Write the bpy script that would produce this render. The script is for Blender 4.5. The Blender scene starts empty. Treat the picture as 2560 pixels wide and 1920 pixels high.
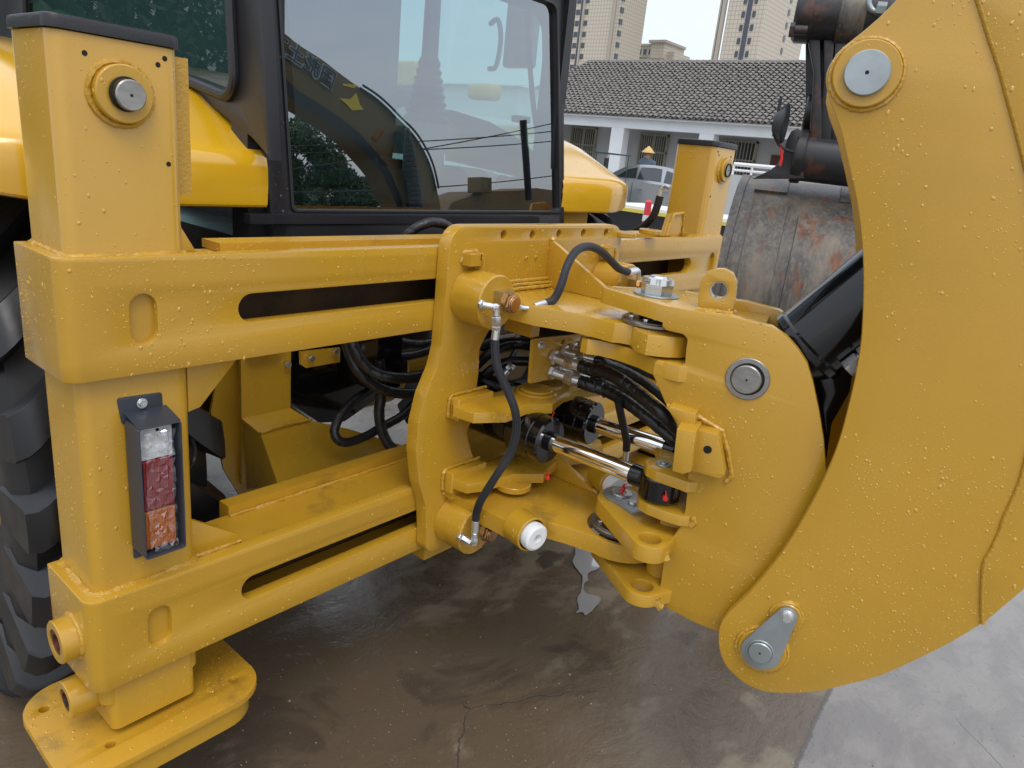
import bpy, bmesh, math, random
from math import sin, cos, pi, radians, sqrt, atan2
from mathutils import Vector, Matrix, noise
from mathutils.geometry import tessellate_polygon

random.seed(7)
scene = bpy.context.scene
COL = scene.collection

# ------------------------------------------------------------------ camera
H = 1.4                                     # eye height above the yard
FPX = 1809.11
YAW, PITCH, ROLL = radians(51.52893), radians(17.4071), radians(6.05235)
_cy, _sy, _cp, _sp, _cr, _sr = cos(YAW), sin(YAW), cos(PITCH), sin(PITCH), cos(ROLL), sin(ROLL)
FWD = Vector((_sy*_cp, _cy*_cp, -_sp))
_R = Vector((_cy, -_sy, 0)); _U = _R.cross(FWD)
RGT = _cr*_R + _sr*_U
UPV = -_sr*_R + _cr*_U
cam_d = bpy.data.cameras.new('camera'); cam = bpy.data.objects.new('camera', cam_d); COL.objects.link(cam)
cam_d.sensor_width = 36; cam_d.lens = FPX/2560*36; cam_d.clip_start = 0.05; cam_d.clip_end = 1500
mw = Matrix.Identity(4)
for i in range(3):
    mw[i][0] = RGT[i]; mw[i][1] = UPV[i]; mw[i][2] = -FWD[i]
mw[2][3] = H
cam.matrix_world = mw
scene.camera = cam
scene.render.resolution_x = 1024; scene.render.resolution_y = 768

# ------------------------------------------------------------------ light
SUN_EL, SUN_AZ = radians(58), radians(215)   # azimuth clockwise from +Y
world = bpy.data.worlds.new('World'); scene.world = world; world.use_nodes = True
nt = world.node_tree; nt.nodes.clear()
def wn(t, **k):
    n = nt.nodes.new(t)
    for a, b in k.items(): setattr(n, a, b)
    return n
wl = nt.links.new
out = wn('ShaderNodeOutputWorld'); bg = wn('ShaderNodeBackground'); bg2 = wn('ShaderNodeBackground'); add = wn('ShaderNodeAddShader')
sky = wn('ShaderNodeTexSky', sky_type='NISHITA', sun_disc=False, sun_elevation=SUN_EL, sun_rotation=SUN_AZ, air_density=1.0, dust_density=3.0)
bg2.inputs['Strength'].default_value = 0.05
wl(sky.outputs[0], bg2.inputs['Color'])
tc = wn('ShaderNodeTexCoord'); sep = wn('ShaderNodeSeparateXYZ'); wl(tc.outputs['Generated'], sep.inputs[0])
mr = wn('ShaderNodeMapRange'); mr.inputs['From Min'].default_value = 0.0; mr.inputs['From Max'].default_value = 0.9
mr.inputs['To Min'].default_value = 0.82; mr.inputs['To Max'].default_value = 1.40
wl(sep.outputs['Z'], mr.inputs['Value'])
mp = wn('ShaderNodeMapping'); mp.inputs['Scale'].default_value = (1.6, 1.6, 5.0); wl(tc.outputs['Generated'], mp.inputs['Vector'])
nz = wn('ShaderNodeTexNoise'); nz.inputs['Scale'].default_value = 1.3; nz.inputs['Detail'].default_value = 5; nz.inputs['Roughness'].default_value = .55
wl(mp.outputs[0], nz.inputs['Vector'])
cr = wn('ShaderNodeValToRGB'); cr.color_ramp.elements[0].position = .32; cr.color_ramp.elements[0].color = (.70, .77, .87, 1)
cr.color_ramp.elements[1].position = .68; cr.color_ramp.elements[1].color = (.96, .98, 1.0, 1)
wl(nz.outputs['Fac'], cr.inputs[0])
wl(cr.outputs[0], bg.inputs['Color']); wl(mr.outputs[0], bg.inputs['Strength'])
wl(bg.outputs[0], add.inputs[0]); wl(bg2.outputs[0], add.inputs[1]); wl(add.outputs[0], out.inputs[0])

sd = bpy.data.lights.new('sun', 'SUN'); sd.energy = .8; sd.angle = radians(22); sd.color = (1, .96, .9)
so = bpy.data.objects.new('sun', sd); COL.objects.link(so)
sdir = Vector((sin(SUN_AZ)*cos(SUN_EL), cos(SUN_AZ)*cos(SUN_EL), sin(SUN_EL)))
so.rotation_euler = (-sdir).to_track_quat('-Z', 'Y').to_euler(); so.location = (0, 0, 12)
scene.view_settings.view_transform = 'Standard'; scene.view_settings.look = 'None'
scene.view_settings.exposure = 0.05; scene.view_settings.gamma = 1; scene.view_settings.use_curve_mapping = False

# ------------------------------------------------------------------ materials
MATS = {}
def M(name, base, rough=.5, metal=0.0, coat=0.0, ior=None, emit=None, alpha=None, trans=0.0,
      cvar=0.0, cscale=8, rvar=0.0, rscale=6, bump=0.0, bscale=200, stretch=(1, 1, 1), dirt=None, dirt_scale=5, dirt_lo=.6, dirt_hi=.8, bdist=.001):
    m = bpy.data.materials.new(name); m.use_nodes = True; MATS[name] = m
    t = m.node_tree; N = t.nodes; Lk = t.links.new
    p = N['Principled BSDF']
    p.inputs['Base Color'].default_value = (*base, 1); p.inputs['Roughness'].default_value = rough
    p.inputs['Metallic'].default_value = metal; p.inputs['Coat Weight'].default_value = coat
    p.inputs['Coat Roughness'].default_value = .12
    if ior: p.inputs['IOR'].default_value = ior
    if trans: p.inputs['Transmission Weight'].default_value = trans
    if alpha is not None: p.inputs['Alpha'].default_value = alpha
    if emit: p.inputs['Emission Color'].default_value = (*emit[0], 1); p.inputs['Emission Strength'].default_value = emit[1]
    if cvar or rvar or bump or dirt:
        g = N.new('ShaderNodeNewGeometry'); mp = N.new('ShaderNodeMapping'); mp.inputs['Scale'].default_value = stretch
        Lk(g.outputs['Position'], mp.inputs['Vector'])
        def nz(scale, detail=4, r=.6):
            n = N.new('ShaderNodeTexNoise'); n.inputs['Scale'].default_value = scale; n.inputs['Detail'].default_value = detail
            n.inputs['Roughness'].default_value = r; Lk(mp.outputs[0], n.inputs['Vector']); return n
        cur = None
        if cvar:
            n = nz(cscale); r = N.new('ShaderNodeValToRGB')
            r.color_ramp.elements[0].position = .3; r.color_ramp.elements[1].position = .7
            r.color_ramp.elements[0].color = (*[c*(1-cvar) for c in base], 1); r.color_ramp.elements[1].color = (*[min(1, c*(1+cvar)) for c in base], 1)
            Lk(n.outputs['Fac'], r.inputs[0]); cur = r.outputs[0]
        if dirt:
            n = nz(dirt_scale, 8, .7); r = N.new('ShaderNodeMapRange'); r.inputs['From Min'].default_value = dirt_lo; r.inputs['From Max'].default_value = dirt_hi
            Lk(n.outputs['Fac'], r.inputs['Value']); mx = N.new('ShaderNodeMix'); mx.data_type = 'RGBA'
            Lk(r.outputs[0], mx.inputs['Factor'])
            if cur: Lk(cur, mx.inputs['A'])
            else: mx.inputs['A'].default_value = (*base, 1)
            mx.inputs['B'].default_value = (*dirt, 1); cur = mx.outputs['Result']
        if cur: Lk(cur, p.inputs['Base Color'])
        if rvar:
            n = nz(rscale, 5); r = N.new('ShaderNodeMapRange'); r.inputs['From Min'].default_value = .3; r.inputs['From Max'].default_value = .7
            r.inputs['To Min'].default_value = max(0.02, rough-rvar); r.inputs['To Max'].default_value = min(1, rough+rvar)
            Lk(n.outputs['Fac'], r.inputs['Value']); Lk(r.outputs[0], p.inputs['Roughness'])
        if bump:
            n = nz(bscale, 3); b = N.new('ShaderNodeBump'); b.inputs['Strength'].default_value = bump; b.inputs['Distance'].default_value = bdist
            Lk(n.outputs['Fac'], b.inputs['Height']); Lk(b.outputs[0], p.inputs['Normal'])
    return m

Y = M('yellow_paint', (.505, .280, .021), .27, coat=.45, cvar=.05, cscale=3, rvar=.1, rscale=4, bump=.25, bscale=260)
YG = M('yellow_gloss_panel', (.70, .39, .014), .16, coat=.8, rvar=.05, bump=.05, bscale=90)
YF = M('yellow_flat_dirty', (.50, .27, .02), .38, cvar=.08, cscale=5, rvar=.15, dirt=(.16, .10, .03), dirt_scale=7, dirt_lo=.56, dirt_hi=.78, bump=.3, bscale=200)
YW = M('yellow_weld', (.52, .293, .028), .3, coat=.4, bump=.8, bscale=150, bdist=.003)
YD = M('yellow_droplet', (.58, .325, .035), .05, coat=1.0)
YR = M('yellow_rusted_edge', (.50, .22, .03), .5, dirt=(.18, .05, .02), dirt_scale=30, dirt_lo=.45, dirt_hi=.6)
BK = M('black_paint', (.005, .005, .006), .14, coat=.5, rvar=.04, bump=.15, bscale=60)
BM = M('dark_grey_frame', (.015, .015, .019), .36, rvar=.08, bump=.2, bscale=500)
BD = M('dark_droplet', (.05, .05, .055), .04, coat=1.0)
RUB = M('black_rubber', (.014, .014, .016), .42, rvar=.1, bump=.4, bscale=300)
TYR = M('tyre_rubber', (.010, .0105, .0125), .40, cvar=.25, cscale=6, rvar=.12, bump=.2, bscale=40, bdist=.002)
HOS = M('hose_plastic', (.015, .015, .016), .33, rvar=.08, bump=.2, bscale=200)
BRD = M('braided_hose', (.010, .010, .013), .55)
STL = M('zinc_steel', (.70, .71, .72), .30, metal=.88, rvar=.1, rscale=30, cvar=.08, cscale=20)
ZPL = M('zinc_plate', (.36, .40, .41), .38, metal=.75, cvar=.12, cscale=18, rvar=.08)
GST = M('ground_steel', (.33, .32, .30), .35, metal=.9, cvar=.2, cscale=25, rvar=.1, stretch=(1, 1, 3))
CHR = M('chrome_rod', (.93, .93, .94), .09, metal=1)
BRS = M('brass_fitting', (.46, .27, .13), .3, metal=1, cvar=.2, cscale=40)
YZN = M('yellow_zinc', (.55, .47, .26), .3, metal=.9)
GRY = M('grey_bracket_paint', (.034, .041, .055), .4, coat=.2, bump=.4, bscale=300)
WPL = M('white_nylon', (.82, .84, .85), .35)
RED = M('red_plastic_cap', (.65, .02, .015), .35)
LW = M('clear_lens', (.72, .73, .74), .12, coat=1, bump=.15, bscale=60)
LR = M('red_lens', (.26, .002, .006), .3)
LA = M('amber_lens', (.50, .13, .005), .3)
DRK = M('hole_dark', (.006, .005, .004), .8)
SHB = M('slot_shade_brown', (.10, .058, .022), .7, dirt=(.03, .02, .012), dirt_scale=8, dirt_lo=.4, dirt_hi=.7)  # shade inside the beam slots put into the base colour and mottling
PUR = M('rust_primer', (.11, .022, .015), .5, dirt=(.02, .02, .02), dirt_scale=50, dirt_lo=.5, dirt_hi=.6)
QH = M('coupler_black', (.020, .020, .022), .35, rvar=.1, dirt=(.12, .045, .025), dirt_scale=5, dirt_lo=.54, dirt_hi=.70, bump=.4, bscale=120, bdist=.002)
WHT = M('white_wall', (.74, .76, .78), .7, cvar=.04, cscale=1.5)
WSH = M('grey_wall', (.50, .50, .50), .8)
WFR = M('window_frame_beige', (.42, .38, .30), .6)
WGL = M('dark_window', (.06, .065, .07), .15)
SEAT = M('seat_vinyl', (.17, .18, .19), .45)
TLG = M('roof_tile_grey', (.19, .175, .16), .65, cvar=.2, cscale=2.2)
CARP = M('silver_car_paint', (.42, .43, .45), .22, metal=.6, coat=.8)
CARG = M('car_glass', (.03, .035, .04), .06, coat=1)
GRN = M('green_awning', (.02, .07, .06), .5)
BARK = M('bark', (.08, .06, .045), .9)
LEAF = M('leaf_green', (.045, .09, .03), .55, cvar=.5, cscale=2)
SKIN = M('skin', (.38, .2, .13), .6)
CLOTH = M('blue_grey_cloth', (.08, .11, .15), .85)
STRAW = M('straw_hat', (.62, .42, .16), .75)
PINK = M('red_post', (.75, .06, .08), .4)
WPT = M('white_tape', (.8, .8, .8), .4)
CABLE = M('power_line', (.02, .02, .02), .6)
DECAL = M('dark_lettering', (.015, .03, .05), .5)
DECALO = M('pale_lettering_outline', (.45, .5, .5), .5)
BEIG = M('beige_hood', (.62, .40, .08), .4)

def glass(name, tint, fac, rough=0.0):
    m = bpy.data.materials.new(name); m.use_nodes = True; t = m.node_tree; N = t.nodes; N.clear(); Lk = t.links.new
    o = N.new('ShaderNodeOutputMaterial'); mx = N.new('ShaderNodeMixShader'); tr = N.new('ShaderNodeBsdfTransparent'); gl = N.new('ShaderNodeBsdfGlossy')
    lw = N.new('ShaderNodeLayerWeight'); lw.inputs['Blend'].default_value = .5
    fr = N.new('ShaderNodeMath'); fr.operation = 'POWER'; fr.inputs[1].default_value = 4.0; Lk(lw.outputs['Facing'], fr.inputs[0])
    ma = N.new('ShaderNodeMath'); ma.operation = 'MULTIPLY_ADD'; ma.inputs[1].default_value = .6; ma.inputs[2].default_value = fac; ma.use_clamp = True
    tr.inputs['Color'].default_value = (*tint, 1); gl.inputs['Roughness'].default_value = rough; gl.inputs['Color'].default_value = (.9, .95, 1, 1)
    Lk(fr.outputs[0], ma.inputs[0]); Lk(ma.outputs[0], mx.inputs[0]); Lk(tr.outputs[0], mx.inputs[1]); Lk(gl.outputs[0], mx.inputs[2]); Lk(mx.outputs[0], o.inputs[0])
    return m
GLS = glass('tinted_window', (.35, .46, .46), .30)
GLF = glass('teal_windscreen', (.62, .88, .85), .04)
WRAP = glass('plastic_film', (.96, .96, .96), .15, .02)

# ------------------------------------------------------------------ projection helpers: a pixel of the photograph to a point on a real plane
def ray(x, y): return FWD + RGT*((x-1280)/FPX) - UPV*((y-960)/FPX)
class Plane:
    def __init__(s, n, d, up=(0, 0, 1)):
        s.n = Vector(n).normalized(); s.d = d; s.o = s.n*d       # n points away from the viewer (into the material)
        s.u = s.n.cross(Vector(up)).normalized(); s.v = s.u.cross(s.n).normalized()
    def P(s, x, y):
        r = ray(x, y); return r*(s.d/r.dot(s.n))
    def to2(s, p): q = p-s.o; return (q.dot(s.u), q.dot(s.v))
    def to3(s, a, b, w=0): return s.o + s.u*a + s.v*b + s.n*w
    def shift(s, k): return Plane(s.n, s.d+k)
BK.node_tree.nodes['Principled BSDF'].inputs['Coat Roughness'].default_value = .03
BK.node_tree.nodes['Principled BSDF'].inputs['Specular IOR Level'].default_value = .3
def PLY(y): return Plane((0, 1, 0), y)
def PLZ(z):
    p = Plane((0, 0, -1), -z, up=(0, 1, 0)); return p
def PLX(x): return Plane((1, 0, 0), x)
BA = radians(17.5)
NB = Vector((cos(BA), sin(BA), 0)); DB = Vector((sin(BA), -cos(BA), 0))
def PLS(d): return Plane(NB, d)
def at(x, y, pl): return pl.P(x, y)

# ------------------------------------------------------------------ mesh helpers
class MB:
    def __init__(s): s.v = []; s.f = []; s.sm = []; s.sharp = set()
    def add(s, vs, fs, smooth=False):
        o = len(s.v); s.v += [Vector(v) for v in vs]
        for f in fs: s.f.append([i+o for i in f]); s.sm.append(smooth)
        return o
    def box(s, lo, hi):
        x0, y0, z0 = lo; x1, y1, z1 = hi
        s.add([(x0, y0, z0), (x1, y0, z0), (x1, y1, z0), (x0, y1, z0), (x0, y0, z1), (x1, y0, z1), (x1, y1, z1), (x0, y1, z1)],
              [(0, 3, 2, 1), (4, 5, 6, 7), (0, 1, 5, 4), (1, 2, 6, 5), (2, 3, 7, 6), (3, 0, 4, 7)])
    def obox(s, c, ax, ay, az):
        c, ax, ay, az = map(Vector, (c, ax, ay, az))
        vs = [c+ax*i+ay*j+az*k for k in (-1, 1) for i, j in ((-1, -1), (1, -1), (1, 1), (-1, 1))]
        s.add(vs, [(0, 3, 2, 1), (4, 5, 6, 7), (0, 1, 5, 4), (1, 2, 6, 5), (2, 3, 7, 6), (3, 0, 4, 7)])
    def lathe(s, p0, axis, prof, seg=32, smooth=True, caps=True, rot=0.0):
        p0 = Vector(p0); a = Vector(axis).normalized(); u = a.orthogonal().normalized(); w = a.cross(u)
        vs = []
        for h, r in prof:
            for i in range(seg):
                t = 2*pi*i/seg+rot; vs.append(p0+a*h+(u*cos(t)+w*sin(t))*r)
        fs = [(k*seg+i, k*seg+(i+1) % seg, (k+1)*seg+(i+1) % seg, (k+1)*seg+i) for k in range(len(prof)-1) for i in range(seg)]
        s.add(vs, fs, smooth)
        if caps:
            n = len(prof)
            s.add(vs[:seg], [tuple(range(seg-1, -1, -1))]); s.add(vs[(n-1)*seg:], [tuple(range(seg))])
    def cyl(s, p0, p1, r, seg=28, bev=.0015, r1=None):
        p0 = Vector(p0); d = Vector(p1)-p0; L = d.length; r1 = r if r1 is None else r1
        b = min(bev, r*.3, L*.3)
        s.lathe(p0, d, [(0, r-b), (b, r), (L-b, r1), (L, r1-b)], seg)
    def ring(s, p0, p1, ro, ri, seg=36, bev=.0015):
        p0 = Vector(p0); d = Vector(p1)-p0; L = d.length; b = bev
        s.lathe(p0, d, [(L, ri), (0, ri), (0, ro-b), (b, ro), (L-b, ro), (L, ro-b), (L, ri)], seg, caps=False)
    def hexn(s, p0, p1, r, rot=0): s.lathe(p0, Vector(p1)-Vector(p0), [(0, r*.93), (.0015, r), ((Vector(p1)-Vector(p0)).length-.0015, r), ((Vector(p1)-Vector(p0)).length, r*.9)], 6, smooth=False, rot=rot)
    def tube(s, path, r, seg=12, groove=None, closed_caps=True):
        pts = [Vector(p) for p in path]; n = len(pts); T = []
        for i in range(n):
            T.append((pts[min(i+1, n-1)]-pts[max(i-1, 0)]).normalized())
        u = T[0].orthogonal().normalized(); vs = []; L = 0
        for i in range(n):
            if i: L += (pts[i]-pts[i-1]).length
            u = (u-T[i]*u.dot(T[i])).normalized(); w = T[i].cross(u)
            for k in range(seg):
                t = 2*pi*k/seg; rr = r(i/(n-1)) if callable(r) else r
                if groove:
                    ph = (L/groove-k/seg) % 1.0
                    rr *= (.88 if ph < .07 else (1.0+.05*ph))
                vs.append(pts[i]+(u*cos(t)+w*sin(t))*rr)
        fs = [(i*seg+k, i*seg+(k+1) % seg, (i+1)*seg+(k+1) % seg, (i+1)*seg+k) for i in range(n-1) for k in range(seg)]
        s.add(vs, fs, True)
        s.add(vs[:seg], [tuple(range(seg-1, -1, -1))]); s.add(vs[-seg:], [tuple(range(seg))])
    def prism(s, pl, pts2, t, holes=(), bev=.002, back=True):
        """outline (2D in the plane) pushed back by t along pl.n, its front rim chamfered"""
        def area(p): return sum(p[i][0]*p[(i+1) % len(p)][1]-p[(i+1) % len(p)][0]*p[i][1] for i in range(len(p)))/2
        loops = [list(pts2) if area(pts2) > 0 else list(pts2)[::-1]] + [list(h)[::-1] if area(h) > 0 else list(h) for h in holes]
        def off(p, b):
            o = []; n = len(p)
            for i in range(n):
                a = Vector(p[i-1]); c = Vector(p[i]); e = Vector(p[(i+1) % n])
                d1 = (c-a); d2 = (e-c)
                if d1.length < 1e-9 or d2.length < 1e-9: o.append(tuple(c)); continue
                d1.normalize(); d2.normalize()
                n1 = Vector((-d1.y, d1.x)); n2 = Vector((-d2.y, d2.x)); m = n1+n2
                if m.length < 1e-3: o.append(tuple(c)); continue
                m.normalize(); k = b/max(.4, m.dot(n1)); o.append((c.x+m.x*k, c.y+m.y*k))
            return o
        levels = [(bev, 0), (bev*.3, bev*.3), (0, bev), (0, t)] if bev > 0 else [(0, 0), (0, t)]
        rings = []
        for b, z in levels: rings.append([[pl.to3(a, c, z) for a, c in (off(lp, b) if b else lp)] for lp in loops])
        flat0 = [[Vector((a, c, 0)) for a, c in (off(lp, bev) if bev else lp)] for lp in loops]
        tris = tessellate_polygon(flat0)
        vv = [v for lp in rings[0] for v in lp]; vb = [v for lp in rings[-1] for v in lp]
        f2 = []
        fl = [v for lp in flat0 for v in lp]
        for a, b, c in tris:
            ar = (fl[b]-fl[a]).cross(fl[c]-fl[a]).z
            if abs(ar) < 1e-12: continue
            f2.append((a, b, c) if ar > 0 else (a, c, b))
        # (u,v,n) is chosen so that +area faces -n
        su = pl.u.cross(pl.v).dot(pl.n)
        fr = f2 if su < 0 else [f[::-1] for f in f2]
        s.add(vv, fr)
        if back: s.add(vb, [f[::-1] for f in fr])
        for li in range(len(loops)):
            n = len(loops[li])
            for k in range(len(rings)-1):
                A = rings[k][li]; B = rings[k+1][li]
                fs = [(i, (i+1) % n, n+(i+1) % n, n+i) for i in range(n)]
                if su < 0: fs = [f[::-1] for f in fs]
                s.add(A+B, fs, n > 12)
    def weld(s, path, r, seg=7, step=.004, amp=.35, ripk=.13):
        pts = resample([Vector(p) for p in path], step); n = len(pts); vs = []
        T = [(pts[min(i+1, n-1)]-pts[max(i-1, 0)]).normalized() for i in range(n)]
        u = T[0].orthogonal().normalized()
        for i in range(n):
            u = (u-T[i]*u.dot(T[i])).normalized(); w = T[i].cross(u)
            rip = 1+ripk*sin(i*step*2*pi/.012)
            for k in range(seg):
                t = 2*pi*k/seg; q = pts[i]
                rr = .86*r*rip*(1+amp*noise.noise(q*60+Vector((k*3.1, 0, 0))))
                vs.append(q+(u*cos(t)+w*sin(t))*rr)
        fs = [(i*seg+k, i*seg+(k+1) % seg, (i+1)*seg+(k+1) % seg, (i+1)*seg+k) for i in range(n-1) for k in range(seg)]
        s.add(vs, fs, True); s.add(vs[:seg], [tuple(range(seg))]); s.add(vs[-seg:], [tuple(range(seg))])
    def build(s, name, mat, parent=None, weldv=True, sharp=35):
        me = bpy.data.meshes.new(name); me.from_pydata([tuple(v) for v in s.v], [], s.f)
        me.polygons.foreach_set('use_smooth', s.sm)
        me.materials.append(mat)
        if weldv:
            bm = bmesh.new(); bm.from_mesh(me); bmesh.ops.remove_doubles(bm, verts=bm.verts, dist=1e-5); bm.to_mesh(me); bm.free()
        me.set_sharp_from_angle(angle=radians(sharp))
        return link(name, me, parent)
ORG = {}
def link(name, me, parent=None, offset=None):
    o = bpy.data.objects.new(name, me); COL.objects.link(o)
    root = parent
    while root is not None and root.parent is not None: root = root.parent
    og = ORG.get(root.name, Vector((0, 0, 0))) if root is not None else Vector((0, 0, 0))
    me.transform(Matrix.Translation(Vector((0, 0, H))-og))
    if parent is not None: o.parent = parent
    return o
def tag(o, label=None, cat=None, group=None, kind=None):
    if label: o['label'] = label
    if cat: o['category'] = cat
    if group: o['group'] = group
    if kind: o['kind'] = kind
    return o
def thing(name, loc, label, cat, group=None):     # loc in world space (ground z=0)
    o = bpy.data.objects.new(name, None); COL.objects.link(o); o.location = loc; ORG[o.name] = Vector(loc)
    return tag(o, label, cat, group)
def resample(pts, step):
    out = [pts[0]]
    for a, b in zip(pts, pts[1:]):
        n = max(1, int((b-a).length/step))
        out += [a.lerp(b, k/n) for k in range(1, n+1)]
    return out
def crom(pts, n=12):
    P = [Vector(p) for p in pts]; P = [P[0]*2-P[1]]+P+[P[-1]*2-P[-2]]; o = []
    for i in range(1, len(P)-2):
        a, b, c, d = P[i-1:i+3]
        for k in range(n):
            t = k/n
            o.append(.5*((2*b)+(c-a)*t+(2*a-5*b+4*c-d)*t*t+(3*b-a-3*c+d)*t**3))
    o.append(P[-2]); return o
def circ(c, r, n=28, ry=None):
    ry = r if ry is None else ry
    return [(c[0]+r*cos(2*pi*i/n), c[1]+ry*sin(2*pi*i/n)) for i in range(n)]
def fillet(p, r, n=5):
    """p: list of 2D points, each may carry its own radius as a third value"""
    o = []; N = len(p)
    for i in range(N):
        a = Vector(p[i-1][:2]); c = Vector(p[i][:2]); e = Vector(p[(i+1) % N][:2]); rr = p[i][2] if len(p[i]) > 2 else r
        d1 = a-c; d2 = e-c; l1, l2 = d1.length, d2.length
        if rr <= 0 or l1 < 1e-6 or l2 < 1e-6: o.append(tuple(c)); continue
        d1.normalize(); d2.normalize(); ang = d1.angle(d2)
        if ang > radians(172): o.append(tuple(c)); continue
        t = min(rr/math.tan(ang/2), l1*.48, l2*.48); r2 = t*math.tan(ang/2)
        cc = c+(d1+d2).normalized()*(r2/sin(ang/2)); s0 = c+d1*t-cc; s1 = c+d2*t-cc
        a0 = atan2(s0.y, s0.x); a1 = atan2(s1.y, s1.x); da = (a1-a0+pi) % (2*pi)-pi
        for k in range(n+1): o.append((cc.x+r2*cos(a0+da*k/n), cc.y+r2*sin(a0+da*k/n)))
    return o
def sm2(p, n=6):   # closed Catmull-Rom through 2D points
    o = []; N = len(p)
    for i in range(N):
        a, b, c, d = [Vector(p[(i+k-1) % N][:2]) for k in range(4)]
        for k in range(n):
            t = k/n; q = .5*((2*b)+(c-a)*t+(2*a-5*b+4*c-d)*t*t+(3*b-a-3*c+d)*t**3); o.append((q.x, q.y))
    return o
def px2(pl, pts, r=None):
    o = []
    for q in pts:
        a = pl.to2(pl.P(q[0], q[1])); o.append((a[0], a[1], q[2]) if len(q) > 2 else a)
    return fillet(o, r if r is not None else 0) if (r is not None or any(len(q) > 2 for q in o)) else o
def slot(x0, x1, z0, z1, n=10):   # stadium in X/Z
    w, h = x1-x0, z1-z0; r = min(w, h)/2; o = []
    if w >= h:
        for k in range(n+1): a = -pi/2+pi*k/n; o.append((x1-r+r*cos(a), (z0+z1)/2+r*sin(a)))
        for k in range(n+1): a = pi/2+pi*k/n; o.append((x0+r+r*cos(a), (z0+z1)/2+r*sin(a)))
    else:
        for k in range(n+1): a = pi*k/n; o.append(((x0+x1)/2+r*cos(a), z1-r+r*sin(a)))
        for k in range(n+1): a = pi+pi*k/n; o.append(((x0+x1)/2+r*cos(a), z0+r+r*sin(a)))
    return o
def part(name, mat, parent, fn, **k):
    b = MB(); fn(b); return b.build(name, mat, parent, **k)
def plate(name, mat, parent, pl, pts2, t, holes=(), bev=.002):
    b = MB(); b.prism(pl, pts2, t, holes, bev); return b.build(name, mat, parent)
DROPS = []      # (object, density per m2) for the rain beads
def wet(o, dens=2600, mat=None, up=False): DROPS.append((o, dens, mat or YD, up)); return o

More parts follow.
